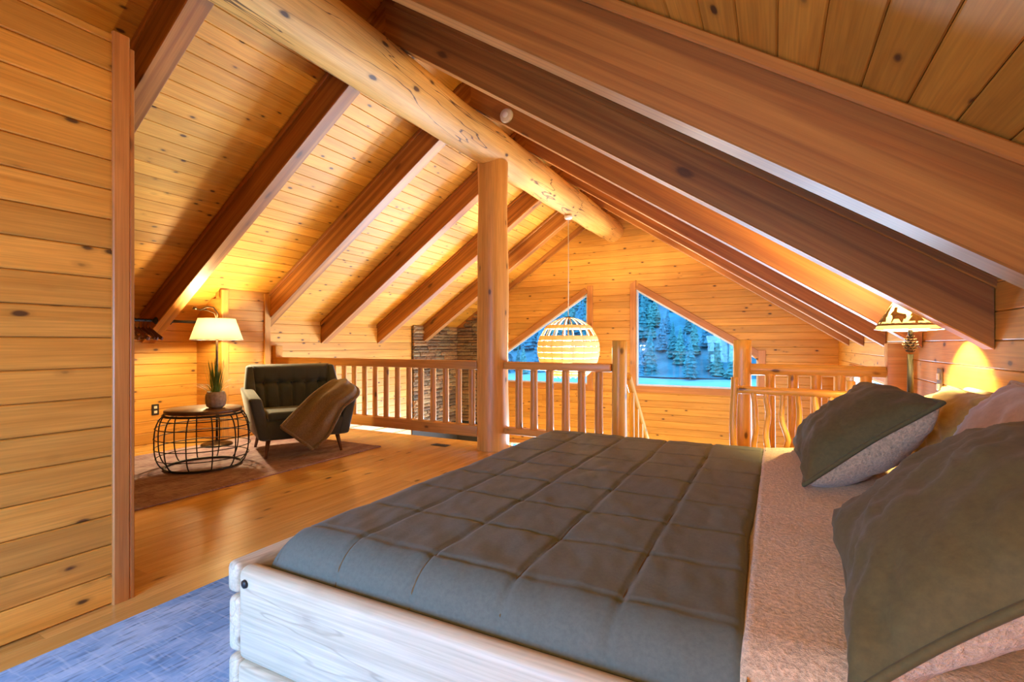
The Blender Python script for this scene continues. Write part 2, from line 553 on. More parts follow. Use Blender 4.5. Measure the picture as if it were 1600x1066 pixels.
for x0, x1, w in ((XL - .2, -5.45, None), (-5.45, -3.388, 'l'), (-3.388, XR, None), (XR, -2.393, None), (-2.393, -0.249, 'r'), (-0.249, XW + .2, None)):
    t0, t1 = deck_z(x0) + .1, deck_z(x1) + .1
    if w:
        q = WIN[w]
        gslab(x0, x1, wtop(q, x0), wtop(q, x1), t0, t1)
        lx0, lx1 = LOWW[0] if w == 'l' else LOWW[1]
        gslab(x0, x1, LZ1, LZ1, q['zs'], q['zs'])
        gslab(x0, lx0, LZ0, LZ0, LZ1, LZ1) if lx0 > x0 + .01 else None
        gslab(lx1, x1, LZ0, LZ0, LZ1, LZ1) if x1 > lx1 + .01 else None
        gslab(x0, x1, ZLOW, ZLOW, LZ0, LZ0)
    else:
        gslab(x0, x1, ZLOW, ZLOW, t0, t1)
gable = tag(gm.build('wall_gable', SHELL), 'tall gable wall of horizontal pine boards', None, None, 'structure')


def gable_board(xb0, xt0, xb1, xt1, zc, h):
    """end x at bottom / top of the board on its two sides"""
    a0, a1 = (xb0 + xt0) / 2, (xb1 + xt1) / 2
    if a1 - a0 < 0.02: return
    L = a1 - a0
    board('wall_plank', ((a0 + a1) / 2, YG + 0.015, zc), (1, 0, 0), (0, -1, 0), L, h, 0.03, PINE_W, gable, ch=0.005, sk=((xt0 - xb0) / h, (xt1 - xb1) / h))


GP = 0.1285
zz = 0.375 - 11 * GP
while zz < ZR + DV:
    z0, z1 = zz, zz + GP - 0.002
    zc = (z0 + z1) / 2
    half = lambda z: (ZR + DV - z) / M
    L0, L1 = max(XL, XR - half(z0)), max(XL, XR - half(z1))
    R0, R1 = min(XW, XR + half(z0)), min(XW, XR + half(z1))
    if z1 > ZR + DV: break
    cuts = []
    for k in ('l', 'r'):
        q = WIN[k]
        if z1 <= q['zs'] + 0.06 or z0 >= q['zt']: continue
        f = lambda z: max(0.0, min(q['x1'] - q['x0'], (q['zt'] - z) / q['sl']))
        if k == 'r': cuts.append((q['x0'], q['x0'], q['x0'] + f(z0), q['x0'] + f(z1)))
        else: cuts.append((q['x1'] - f(z0), q['x1'] - f(z1), q['x1'], q['x1']))
    if z0 < LZ1 - .05:
        cuts = [(a, a, b, b) for a, b in LOWW]
    pb, pt = L0, L1
    for c in cuts:
        gable_board(pb, pt, c[0], c[1], zc, z1 - z0)
        pb, pt = c[2], c[3]
    if not cuts and R0 - L0 > 4.5:
        s = random.uniform(-4.5, -1.4)
        gable_board(pb, pt, s, s, zc, z1 - z0)
        pb = pt = s + .001
    gable_board(pb, pt, R0, R1, zc, z1 - z0)
    zz += GP


def raked_window(nm, q, label):
    root = tag(empty(nm, (0, 0, 0)), label, None, None, 'structure')
    x0, x1, zs = q['x0'], q['x1'], q['zs']
    hi_left = q['hi'] == x0
    t0, t1 = wtop(q, x0), wtop(q, x1)
    tw = 0.115
    yc = YG - 0.012
    c = 1 / math.sqrt(1 + q['sl'] ** 2)
    # casing boards
    board('casing', ((x0 - tw / 2), yc, (zs - tw + t0 + tw * 1.2) / 2), (0, 0, 1), (0, -1, 0), t0 - zs + tw * 2.2, tw, 0.03, TRIMW, root, sk=((0, q['sl'] * -1 if hi_left else q['sl'] * -1)))
    board('casing', ((x1 + tw / 2), yc, (zs - tw + t1 + tw * 1.2) / 2), (0, 0, 1), (0, -1, 0), t1 - zs + tw * 2.2, tw, 0.03, TRIMW, root, sk=((0, 0)))
    board('casing', ((x0 + x1) / 2, yc, zs - tw / 2), (1, 0, 0), (0, -1, 0), x1 - x0, tw, 0.03, TRIMW, root)
    dx, dz = (x1 - x0), (t1 - t0)
    L = math.hypot(dx, dz)
    ex = Vector((dx / L, 0, dz / L))
    up = Vector((0, -1, 0)).cross(ex)
    mid = Vector(((x0 + x1) / 2, yc, (t0 + t1) / 2)) + up * tw / 2
    board('casing', mid, ex, (0, -1, 0), L + 0.02, tw, 0.028, TRIMW, root)
    # sash as four thin bars set back in the opening
    sw = 0.035
    m = MB()
    P = [(x0, zs), (x1, zs), (x1, t1), (x0, t0)]
    cx, cz = sum(p[0] for p in P) / 4, sum(p[1] for p in P) / 4
    I = [(x0 + sw, zs + sw), (x1 - sw, zs + sw), (x1 - sw, t1 - sw * (1.15 + (q['sl'] if not hi_left else -q['sl']) * 1)), (x0 + sw, t0 - sw * (1.15 + (q['sl'] if hi_left else -q['sl']) * 1))]
    ya, yb = YG + 0.03, YG + 0.075
    for k in range(4):
        a, b, ia, ib = P[k], P[(k + 1) % 4], I[k], I[(k + 1) % 4]
        vs = [(a[0], ya, a[1]), (b[0], ya, b[1]), (ib[0], ya, ib[1]), (ia[0], ya, ia[1]), (a[0], yb, a[1]), (b[0], yb, b[1]), (ib[0], yb, ib[1]), (ia[0], yb, ia[1])]
        m = MB().add(vs, [(0, 1, 2, 3), (7, 6, 5, 4), (0, 4, 5, 1), (1, 5, 6, 2), (2, 6, 7, 3), (3, 7, 4, 0)])
        s = m.build('sash_bar', SASH, root)
    g = MB().add([(p[0], YG + 0.05, p[1]) for p in I] + [(p[0], YG + 0.056, p[1]) for p in I], [(0, 1, 2, 3), (7, 6, 5, 4), (0, 4, 5, 1), (1, 5, 6, 2), (2, 6, 7, 3), (3, 7, 4, 0)])
    g.build('pane', GLASS, root)
    return root


raked_window('window_1', WIN['l'], 'raked gable window behind the pendant lamp')
raked_window('window_2', WIN['r'], 'raked gable window between the stair posts')


def flat_window(nm, label, c, ex, ez, w, h, cols=2, mat=TRIMW):
    root = tag(empty(nm), label, None, None, 'structure')
    ex, ez = Vector(ex), Vector(ez)
    ey = ez.cross(ex)
    c = Vector(c)
    for s in (-1, 1):
        board('casing', c + ey * s * (h / 2 + .045), ex, ez, w + .18, 0.09, 0.03, mat, root)
        board('casing', c + ex * s * (w / 2 + .045), ey, ez, h, 0.09, 0.03, mat, root)
        board('sash_bar', c + ey * s * (h / 2 - .02) - ez * .05, ex, ez, w, 0.04, 0.04, SASH, root)
        board('sash_bar', c + ex * s * (w / 2 - .02) - ez * .05, ey, ez, h, 0.04, 0.04, SASH, root)
    for i in range(1, cols):
        board('sash_bar', c + ex * (w * (i / cols - .5)) - ez * .05, ey, ez, h, 0.05, 0.04, SASH, root)
    o = board('pane', c - ez * .06, ex, ez, w - .04, h - .04, 0.006, GLASS, root, ch=0.001)
    return root


flat_window('window_3', 'lower window beneath the pendant lamp', (-4.31, YG, (LZ0 + LZ1) / 2), (1, 0, 0), (0, -1, 0), 1.78, LZ1 - LZ0)
flat_window('window_4', 'lower window at the foot of the stairs', (-1.325, YG, (LZ0 + LZ1) / 2), (1, 0, 0), (0, -1, 0), 2.15, LZ1 - LZ0)

# ---- left wall
wl = tag(MB().box((XL - .14, YB - .1, ZLOW), (XL - .03, YG + .1, deck_z(XL) + .12)).build('wall_left', SHELL), 'low pine board wall behind the floor lamp', None, None, 'structure')
SY0 = 8.144                                # the stone begins here
z = 0.005 - 10 * PITCH
while z + PITCH < deck_z(XL) + 0.11:
    s = random.choice((2.98, 5.6, 6.9, 4.7))
    for a, b in ((YB, s), (s, SY0)):
        board('wall_plank', (XL - .015, (a + b) / 2, z + PITCH / 2), (0, 1, 0), (1, 0, 0), b - a - .001, PITCH - .0024, .03, PINE_W, wl, ch=.005)
    z += PITCH

# ---- boxed-out chase beside the armchair
CX, CY0, CY1 = -6.10, 3.83, 4.50
ch_ = tag(MB().add([(XL, CY0 + .03, 0), (CX - .03, CY0 + .03, 0), (CX - .03, CY1 - .03, 0), (XL, CY1 - .03, 0), (XL, CY0 + .03, deck_z(XL)), (CX - .03, CY0 + .03, deck_z(CX - .03)), (CX - .03, CY1 - .03, deck_z(CX - .03)), (XL, CY1 - .03, deck_z(XL))],
                   [(0, 3, 2, 1), (4, 5, 6, 7), (0, 1, 5, 4), (1, 2, 6, 5), (2, 3, 7, 6), (3, 0, 4, 7)]).build('wall_chase', SHELL), 'boxed-out pine wall section behind the armchair', None, None, 'structure')
z = 0.005
while z < deck_z(CX):
    h = min(PITCH, deck_z(CX) - z)
    if h < .02: break
    board('wall_plank', (CX - .015, (CY0 + CY1) / 2, z + h / 2), (0, 1, 0), (1, 0, 0), CY1 - CY0, h - .001, .03, PINE_W, ch_, ch=.005)
    f = lambda zz_: min(CX, XL + max(0, (deck_z(XL) - zz_)) * 0 + (XL + 10 if zz_ < deck_z(XL) else 0) if zz_ < deck_z(XL) else CX)
    lo = XL if z + h <= deck_z(XL) else XL + (z + h / 2 - deck_z(XL)) / M
    for yy, nz in ((CY0 + .015, -1), (CY1 - .015, 1)):
        if CX - lo > .03:
            board('wall_plank', ((lo + CX) / 2, yy, z + h / 2), (1, 0, 0), (0, nz, 0), CX - lo, h - .001, .03, PINE_W, ch_, ch=.005)
    z += h
for yy in (CY0 + .045, CY1 - .03):
    board('corner_trim', (CX + .011, yy, deck_z(CX) / 2 - .01), (0, 0, 1), (1, 0, 0), deck_z(CX) - .03, .09, .022, PINE_W, ch_, ch=.003)

# ---- right wall with the stair window
RY0, RY1, RZ0, RZ1 = 5.72, 8.28, -0.57, 0.83
rm = MB()
for a, b in (((XW + .03, YB - .1, RZ1), (XW + .14, YG + .1, deck_z(XW) + .12)), ((XW + .03, YB - .1, ZLOW), (XW + .14, RY0, RZ1)), ((XW + .03, RY1, ZLOW), (XW + .14, YG + .1, RZ1)), ((XW + .03, RY0, ZLOW), (XW + .14, RY1, RZ0))):
    rm.box(a, b)
wr = tag(rm.build('wall_right', SHELL), 'low pine board wall behind the pillows', None, None, 'structure')
z = 0.943 - 12 * 0.1375
while z + .1375 < deck_z(XW) + .12:
    inside = z + .06 > RZ0 and z + .08 < RZ1
    segs = ((YB, RY0), (RY1, YG)) if inside else ((YB, random.choice((2.9, 4.6, 6.6))),)
    if not inside: segs = (segs[0], (segs[0][1], YG))
    for a, b in segs:
        board('wall_plank', (XW + .015, (a + b) / 2, z + .06875), (0, 1, 0), (-1, 0, 0), b - a - .001, .1352, .03, PINE_W, wr, ch=.005)
    z += .1375
flat_window('window_5', 'bright window low in the wall beside the stairs', (XW, (RY0 + RY1) / 2, (RZ0 + RZ1) / 2), (0, 1, 0), (-1, 0, 0), RY1 - RY0, RZ1 - RZ0)

# ---- wall behind the camera with the window that lights the bed
bm_ = MB()
BX0, BX1, BZ0, BZ1 = -2.4, -0.8, 0.40, 1.60
by0, by1 = YB - .12, YB - .01
for a, b in (((XL - .2, by0, ZLOW), (BX0, by1, BZ1)), ((BX1, by0, ZLOW), (XW + .2, by1, BZ1)), ((BX0, by0, ZLOW), (BX1, by1, BZ0))):
    bm_.box(a, b)
bm_.add([(XL - .2, by0, BZ1), (XW + .2, by0, BZ1), (XW + .2, by1, BZ1), (XL - .2, by1, BZ1), (XR - .01, by0, ZR + DV + .4), (XR + .01, by0, ZR + DV + .4), (XR + .01, by1, ZR + DV + .4), (XR - .01, by1, ZR + DV + .4)],
        [(0, 3, 2, 1), (4, 5, 6, 7), (0, 1, 5, 4), (1, 2, 6, 5), (2, 3, 7, 6), (3, 0, 4, 7)])
for sx in (-1, 1):
    xo = XL - .2 if sx < 0 else XW + .2
    xi = XR
    bm_.add([(xo, by0, 1.3), (xi, by0, BZ1), (xi, by1, BZ1), (xo, by1, 1.3), (xo, by0, deck_z(xo) + .2), (xi, by0, ZR + DV + .3), (xi, by1, ZR + DV + .3), (xo, by1, deck_z(xo) + .2)],
            [(0, 3, 2, 1), (4, 5, 6, 7), (0, 1, 5, 4), (1, 2, 6, 5), (2, 3, 7, 6), (3, 0, 4, 7)])
wb = tag(bm_.build('wall_back', PINE_W), 'pine wall behind the foot of the room', None, None, 'structure')
flat_window('window_6', 'window in the wall behind the bed', ((BX0 + BX1) / 2, YB, (BZ0 + BZ1) / 2), (-1, 0, 0), (0, 1, 0), BX1 - BX0, BZ1 - BZ0)

# ---- partition at the left of the view
PX, PY1, PH = -2.70, 1.25, 2.63
wp = tag(MB().box((PX - .11, YB, 0), (PX - .02, PY1, PH)).build('wall_partition', SHELL), 'pine board partition beside the blue rug', None, None, 'structure')
z = 0.005
while z < PH - .02:
    h = min(PITCH, PH - z)
    board('wall_plank', (PX - .01, (YB + 1.19) / 2, z + h / 2), (0, 1, 0), (1, 0, 0), 1.19 - YB, h - .0026, .022, PINE_W, wp, ch=.0055)
    board('wall_plank', (PX - .12, (YB + PY1) / 2, z + h / 2), (0, 1, 0), (-1, 0, 0), PY1 - YB, h - .0026, .022, PINE_W, wp, ch=.0055)
    z += h
tr = tag(empty('trim_1'), 'corner trim on the end of the partition wall', None, None, 'structure')
board('face_casing', (PX + .002, 1.218, (PH + .01) / 2), (0, 0, 1), (1, 0, 0), PH + .01, .068, .026, TRIMW, tr, ch=.005, full=True)
board('end_casing', (PX - .062, 1.262, (PH - .04) / 2), (0, 0, 1), (0, 1, 0), PH - .04, .150, .020, TRIMW, tr, ch=.004, full=True)

# ---- lower storey: floor, wall under the loft
tag(MB().box((XL - .1, 2.0, ZLOW - .15), (XW + .1, YG + .1, ZLOW)).build('floor_lower', FLOORW), 'floor of the room below the loft', None, None, 'structure')
tag(MB().box((XL - .1, 1.9, ZLOW), (XW + .1, 2.0, -.2)).build('wall_lower', PINE_W), 'wall of the room below the loft', None, None, 'structure')

# ---- rafters
PW = DV * CT
ORD = ['nearest', 'second', 'third', 'fourth', 'fifth', 'farthest']


def rafter(k, side):
    y = RAFT[k]
    x0, x1 = XR, (XW - .004 if side > 0 else XL + .004)
    L = abs(x1 - x0) / CT
    xm = (x0 + x1) / 2
    zm = ZR + DV / 2 - M * abs(xm - XR)
    ex = (side * CT, 0, -ST)
    ez = (0, -side, 0)
    where = 'bed-side' if side > 0 else 'armchair-side'
    o = tag(empty('rafter', (xm, y + RW / 2, zm)), '%s fir rafter on the %s slope, counted towards the gable' % (ORD[k], where), 'rafter', 'fir rafters of the loft roof')
    board('beam', (0, 0, 0), ex, ez, L, PW - .004, RW, FIR, o, ch=.006, sk=(-M, -M), full=True)
    s = Vector((side * ST, 0, CT))
    for yy, nn in ((-RW / 2 - .008, -1), (RW / 2 + .008, 1)):
        c = s * (PW / 2 - .03)
        board('trim_strip', (c.x, yy, c.z), ex, (0, nn, 0), L - .10, .045, .018, FIR, o, ch=.006)
    return o


for k in range(6):
    rafter(k, 1)
    rafter(k, -1)
for side in (1, -1):
    x1 = XW if side > 0 else XL
    L = abs(x1 - XR) / CT
    xm = (x1 + XR) / 2
    nm = 'trim_2' if side > 0 else 'trim_3'
    o = tag(board(nm, (xm, YG - .03, deck_z(xm) - .075), (side * CT, 0, -ST), (0, -1, 0), L, .115, .05, FIR, None, ch=.004, sk=(-M * side, -M * side)), 'raked trim board along the top of the gable wall', None, None, 'structure')

# ---- ridge log and its post
LZ, LR = 3.4428, 0.224
o = tag(log('ridge_log', (XR, YB, LZ), (XR, YG, LZ), LR + .012, LR - .012, LOGW, None, seg=40, rings=60, wob=.016, seed=3.3), 'massive peeled ridge log running the length of the roof', 'log beam')
o = tag(log('log_post', (XR, 4.978, 0.001), (XR, 4.978, LZ - LR + .05), .182, .170, RAILW, None, seg=32, rings=24, wob=.012, seed=9.1), 'thick peeled log post holding up the ridge log', 'post')

# ---- stone facing in the far corner
st = tag(empty('stone_facing', (XL, YG, -1.0)), 'stacked ledge-stone facing in the far corner behind the railing', 'stone facing')
MB().add([(0, SY0 - YG, -.1), (.02, SY0 - YG, -.1), (.02, -.02, -.1), (1.25, -.02, -.1), (1.25, 0, -.1), (0, 0, -.1)] +
         [(0, SY0 - YG, 1 + deck_z(XL)), (.02, SY0 - YG, 1 + deck_z(XL)), (.02, -.02, 1 + deck_z(XL)), (1.25, -.02, 1 + deck_z(XL + 1.25)), (1.25, 0, 1 + deck_z(XL + 1.25)), (0, 0, 1 + deck_z(XL))],
         [(i, (i + 1) % 6, 6 + (i + 1) % 6, 6 + i) for i in range(6)]).build('backing', MORTAR, st)
smesh = []
for q in range(5):
    o_ = MB()
    vs = []
    nx, nz = 5, 2
    for sgn in (0, 1):
        for j in range(nz + 1):
            for i in range(nx + 1):
                px, pz = i / nx - .5, j / nz - .5
                edge = (abs(px) > .45) or (abs(pz) > .45)
                d = (0.5 - (0.28 if edge else 0) + random.uniform(-.16, .12)) if sgn else -0.5
                vs.append((px + random.uniform(-.03, .03) * (not edge), pz + (random.uniform(-.06, .06) if edge else 0), d))
    fs = []
    st_ = (nx + 1) * (nz + 1)
    for j in range(nz):
        for i in range(nx):
            a = st_ + j * (nx + 1) + i
            fs.append((a, a + 1, a + nx + 2, a + nx + 1))
    ring = [i for i in range(nx + 1)] + [(nx + 1) * (j + 1) - 1 for j in range(1, nz + 1)] + [nz * (nx + 1) + i for i in range(nx - 1, -1, -1)] + [(nx + 1) * j for j in range(nz - 1, 0, -1)]
    fs += [(ring[i], ring[(i + 1) % len(ring)], st_ + ring[(i + 1) % len(ring)], st_ + ring[i]) for i in range(len(ring))]
    me = o_.add(vs, fs).mesh('stone')
    me.materials.append(STONE)
    smesh.append(me)
rs = random.Random(5)
zc = 0.42
count = 0
while zc < 4.0:
    h = rs.uniform(.055, .105)
    zw = zc - 1.0 + h
    for face in (0, 1):
        if face == 0 and zw > deck_z(XL + .04): continue
        a, end = (SY0 - YG, -.02) if face == 0 else (.05, 1.24)
        if face == 1:
            lim = (deck_z(XL) - zw) / -M if zw > deck_z(XL) else 0
            a = max(a, lim + .02)
        while a < end - .05:
            w = min(rs.uniform(.16, .52), end - a)
            if count < 298:
                o = link('stone', rs.choice(smesh), st)
                dep = rs.uniform(.05, .085)
                if face == 0: mtx = frame((.02 + dep / 2 - .01, a + w / 2, zc + h / 2), (0, 1, 0), (1, 0, 0))
                else: mtx = frame((a + w / 2, -.02 - dep / 2 + .01, zc + h / 2), (1, 0, 0), (0, -1, 0))
                o.matrix_local = mtx @ Matrix.Diagonal((w - .012, h - .012, dep, 1))
                count += 1
            a += w
    zc += h

# ================================================================== RAILINGS AND STAIRS
RY = 4.978


def railing(name, label, x0, x1, xs, top, bot, bw, bd, round_, mat, group=None, y=RY):
    root = thing(name, label, 'railing', ((x0 + x1) / 2, y, 0), 0, group)
    cx = (x0 + x1) / 2
    L = x1 - x0
    if round_:
        log('top_rail', (x0 - cx, 0, (top[0] + top[1]) / 2), (x1 - cx, 0, (top[0] + top[1]) / 2), (top[1] - top[0]) / 2, (top[1] - top[0]) / 2 * .95, mat, root, 18, 10, .006, x0)
        log('bottom_rail', (x0 - cx, 0, (bot[0] + bot[1]) / 2), (x1 - cx, 0, (bot[0] + bot[1]) / 2), (bot[1] - bot[0]) / 2, (bot[1] - bot[0]) / 2, mat, root, 18, 10, .006, x1)
    else:
        rbox('top_rail', (x0 - cx, -.065, top[0]), (x1 - cx, .065, top[1]), mat, root, .012)
        rbox('bottom_rail', (x0 - cx, -.055, bot[0]), (x1 - cx, .055, bot[1]), mat, root, .012)
    for i, x in enumerate(xs):
        r = bw / 2
        log('baluster', (x - cx, 0, bot[1] - .015), (x - cx, 0, top[0] + .015), r, r * .95, mat, root, 14, 8, .004, x * 3, 0.0, bd / bw)
    return root


railing('loft_railing', 'long wooden railing behind the armchair with upright balusters', XL + .09, XR - .18,
        [-6.31 + .1865 * i for i in range(18)], (.905, 1.006), (.127, .255), .082, .06, False, RAILW)
railing('loft_railing', 'short railing between the ridge post and the stair newel', XR + .175, -1.46,
        [-2.522, -2.338, -2.150, -1.965, -1.786, -1.599], (.916, 1.000), (.190, .262), .086, .08, False, RAILW)
railing('log_railing', 'thick yellow log railing beyond the pillows', -.185, .80, [-.035, .142, .314, .483, .664], (.922, 1.022), (.10, .19), .088, .085, True, YLOG)
tag(rbox('rail_post', (XL + .003, RY - .06, 0.001), (XL + .088, RY + .06, 1.175), RAILW, None, .008), 'square post where the railing meets the low wall', 'post')
tag(log('newel_post', (-1.385, RY, 0.001), (-1.385, RY, 1.23), .077, .074, YLOG, None, 24, 12, .004, 2.0), 'round log newel post at the head of the stairs', 'post')
tag(log('newel_post', (-.257, RY, 0.001), (-.257, RY, 1.233), .080, .075, YLOG, None, 24, 12, .004, 4.0), 'round yellow log post in front of the right-hand window', 'post')
tag(rbox('corner_post', (.795, RY - .075, 0.001), (XW - .003, RY + .07, 1.205), RAILW, None, .008), 'square timber post in the corner behind the lamp', 'post')

sr = thing('stair_rail', 'sloping stair handrail with balusters going down past the newel', 'railing', (-1.385, RY, 0))
s0, s1 = Vector((.07, .075, .86)), Vector((.07, 1.95, -.93))
board('handrail', (s0 + s1) / 2, (s1 - s0).normalized(), (1, 0, 0), (s1 - s0).length, .075, .06, YLOG, sr, ch=.012, full=True)
board('lower_rail', (s0 + s1) / 2 - Vector((0, 0, .80)), (s1 - s0).normalized(), (1, 0, 0), (s1 - s0).length, .075, .05, YLOG, sr, ch=.012, full=True)
for i in range(9):
    p = s0.lerp(s1, (i + .7) / 9.4)
    log('baluster', p - Vector((0, 0, .80)), p - Vector((0, 0, .03)), .03, .028, YLOG, sr, 12, 5, .003, i)
stw = thing('staircase', 'wooden stairs dropping from the loft between two newels', 'stairs', (-.82, YE + .01, -.02))
for sx in (-.46, .42):
    a, b = Vector((sx, .05, -.22)), Vector((sx, 2.55, -2.6))
    board('stringer', (a + b) / 2, (b - a).normalized(), (1, 0, 0), (b - a).length, .26, .05, TRIMW, stw)
for i in range(11):
    board('tread', (-.02, .16 + i * .215, -.22 - i * .205), (1, 0, 0), (0, 0, 1), .83, .27, .045, FLOORW, stw)

# low peeled-log rack behind the bed
rk = thing('log_rack', 'small peeled-log rack with crooked spindles standing behind the bed', 'rack', (.10, 4.2, 0.001))
log('post', (-.37, 0, 0), (-.37, 0, .94), .028, .027, YLOG, rk, 14, 8, .004, 1.1, .02)
log('post', (.375, 0, 0), (.375, 0, .935), .028, .026, YLOG, rk, 14, 8, .004, 2.7, .02)
log('top_rail', (-.345, 0, .850), (.35, 0, .842), .030, .027, YLOG, rk, 14, 8, .003, 4.4, .015)
log('bottom_rail', (-.345, 0, .16), (.35, 0, .16), .028, .027, YLOG, rk, 14, 8, .003, 5.4, .015)
for i, u in enumerate((-.245, -.155, -.05, .05, .155, .26)):
    log('spindle', (u, 0, .16), (u, 0, .84), .022, .019, YLOG, rk, 12, 12, .006, i * 1.7, .075)

# ================================================================== BED
BXF, BY0, BY1, BXH = -1.50, .992, 3.42, .90
bed = thing('bed_frame', 'rustic whitewashed plank bed frame in the foreground', 'bed', ((BXF + BXH) / 2, (BY0 + BY1) / 2, 0.012))
ox, oy = (BXF + BXH) / 2, (BY0 + BY1) / 2


def bb(name, a, b, w=.018, mat=BEDW, seg=3, parent=bed):
    c = [(a[i] + b[i]) / 2 for i in range(3)]
    h = [(b[i] - a[i]) / 2 for i in range(3)]
    # length along local X so that the grain follows the plank
    o = MB()
    if h[0] >= h[1] and h[0] >= h[2]: rot, dims = Matrix.Identity(4), h
    elif h[1] >= h[2]: rot, dims = Matrix.Rotation(rad(90), 4, 'Z'), (h[1], h[0], h[2])
    else: rot, dims = Matrix.Rotation(rad(-90), 4, 'Y'), (h[2], h[1], h[0])
    o = rbox(name, tuple(-d for d in dims), tuple(dims), mat, parent, w, seg)
    o.matrix_local = Matrix.Translation((c[0] - ox, c[1] - oy, c[2] - .012)) @ rot
    return o


r1 = bb('side_rail', (BXF, BY0, .205), (BXH, BY0 + .065, .500), .028)
bb('side_rail', (BXF, BY0, .035), (BXH, BY0 + .065, .200), .018)
bb('side_rail', (BXF, BY1 - .065, .205), (BXH, BY1, .500), .028)
bb('foot_board', (BXF - .058, BY0 + .004, .405), (BXF - .001, BY1, .505), .02)
bb('foot_board', (BXF - .060, BY0 + .008, .215), (BXF - .001, BY1, .392), .02)
bb('foot_board', (BXF - .056, BY0 + .004, .035), (BXF - .001, BY1, .205), .02)
bb('head_board', (BXH - .05, BY0 + .07, .10), (BXH, BY1 - .07, .98), .02)
for x, y in ((BXF + .004, BY0 + .068), (BXF + .004, BY1 - .138), (BXH - .13, BY0 + .068), (BXH - .13, BY1 - .138)):
    bb('corner_leg', (x, y, .014), (x + .07, y + .07, .44), .01)
for zq in (.455, .11):
    bo = MB().lathe([(.0001, 0), (.0135, .001), (.0125, .006), (.004, .009), (.0001, .009)], 14).build('bolt', BLACK, bed, True)
    bo.matrix_local = Matrix.Translation((BXF + .045 - ox, BY0 - oy - .0005, zq - .012)) @ Matrix.Rotation(rad(90), 4, 'X')

tag(rbox('mattress', (BXF + .04, BY0 + .09, .20), (BXH - .06, BY1 - .09, .535), MATT, None, .07, 4), 'thick mattress under the olive quilt', 'mattress')

# quilt
QX0, QX1, QY0, QY1 = BXF + .030, -.045, BY0 + .070, BY1 - .035
SEAMX = [-1.42 + .2733 * i for i in range(6)]
SEAMY0, SEAMP = 1.183 - .284, .284


def qedge(y):
    return QX1 + .022 * math.sin(y * 2.3 + .4) + .012 * noise.noise((y * 3, 1, 1)) - .02 * max(0, (2.1 - y)) * .6


def qz(x, y):
    z = .590
    R = .125
    for d in (x - QX0, y - QY0, QY1 - y):
        if d < R:
            k = max(0.0, R - d)
            z -= R - math.sqrt(max(0, R * R - k * k))
    # square cells puffed between the seams
    sx = (x - SEAMX[0]) / .2733
    sy = (y - SEAMY0) / SEAMP
    wx = abs((sx + .5 + .02 * noise.noise((y * 1.7, 3, 7))) % 1.0 - .5) * 2          # 0 at the seam
    wy = abs((sy + .5 + .03 * noise.noise((x * 1.9, 8, 2))) % 1.0 - .5) * 2
    z += .013 * (1 - (1 - min(1, wx * 6.5)) ** 3) + .0085 * (1 - (1 - min(1, wy * 6.5)) ** 3) - .018
    z += .008 * noise.noise((x * 1.5, y * 1.5, 4.4)) + .005 * noise.noise((x * 9 + y * 4, y * 5 - x * 3, 1.4)) + .0025 * noise.noise((x * 22, y * 14 + x * 9, 6.1)) + .0012 * noise.noise((x * 30, y * 12, 1.4))
    e = qedge(y) - x
    if e < .03: z -= .022 * (1 - math.sqrt(max(0, 1 - ((.03 - max(0, e)) / .03) ** 2)))
    return z


qm = MB()
NX, NY = 150, 220


def qpt(i, j):
    # extra columns/rows hang down at the frame
    y = QY0 + (QY1 - QY0) * (j / NY)
    xe = qedge(y)
    x = QX0 + (xe - QX0) * (i / NX)
    return (x, y, qz(x, y))


qg = [[qpt(i, j) for i in range(NX + 1)] for j in range(NY + 1)]
vs, fs = [], []
for j in range(-3, NY + 4):
    for i in range(-3, NX + 3):
        ii, jj = min(max(i, 0), NX), min(max(j, 0), NY)
        p = list(qg[jj][ii])
        dr = max(-min(i, 0), -min(j, 0), max(0, j - NY))
        if dr: p[2] -= .035 * dr
        if i > NX: p[2] = max(p[2] - .018 * (i - NX), .548)
        if i < 0 or j < 0 or j > NY: pass
        vs.append(tuple(p))
nc = NX + 6
for j in range(NY + 6):
    for i in range(nc - 1):
        a = j * nc + i
        fs.append((a, a + 1, a + nc + 1, a + nc))
qo = MB().add(vs, fs).build('quilt', QUILT, None, True)
tag(qo, 'olive grey box-stitched quilt covering the bed', 'quilt')
for k, sx in enumerate(SEAMX):
    pts = []
    for j in range(0, NY + 1, 2):
        y = QY0 + (QY1 - QY0) * j / NY
        x = sx - .02 * .2733 * noise.noise((y * 1.7, 3, 7))
        if x < QX0 + .01 or x > qedge(y) - .01: continue
        pts.append((x, y, qz(x, y) + .0005))
    if len(pts) > 4:
        MB().tube(pts, .0036, 6).build('stitched_seam', THREAD, qo, True)

# sherpa blanket turned down beside the quilt
def sz(x, y):
    z = .592 + .014 * math.sin((x + .05) * 5) + .006 * noise.noise((x * 4, y * 4, 9)) + .0025 * noise.noise((x * 40, y * 40, 3))
    for d in (y - (BY0 + .075), BY1 - .04 - y):
        if d < .10:
            k = .10 - max(0, d)
            z -= .10 - math.sqrt(max(0, .01 - k * k))
    return z


tag(MB().grid(lambda u, v: (-.12 + u * .92, BY0 + .075 + v * (BY1 - BY0 - .115), sz(-.12 + u * .92, BY0 + .075 + v * (BY1 - BY0 - .115)) - (.035 if u < .06 else 0)), 70, 170).build('sherpa_blanket', SHERPA, None, True),
    'fluffy tan sherpa blanket folded back beside the quilt', 'blanket')


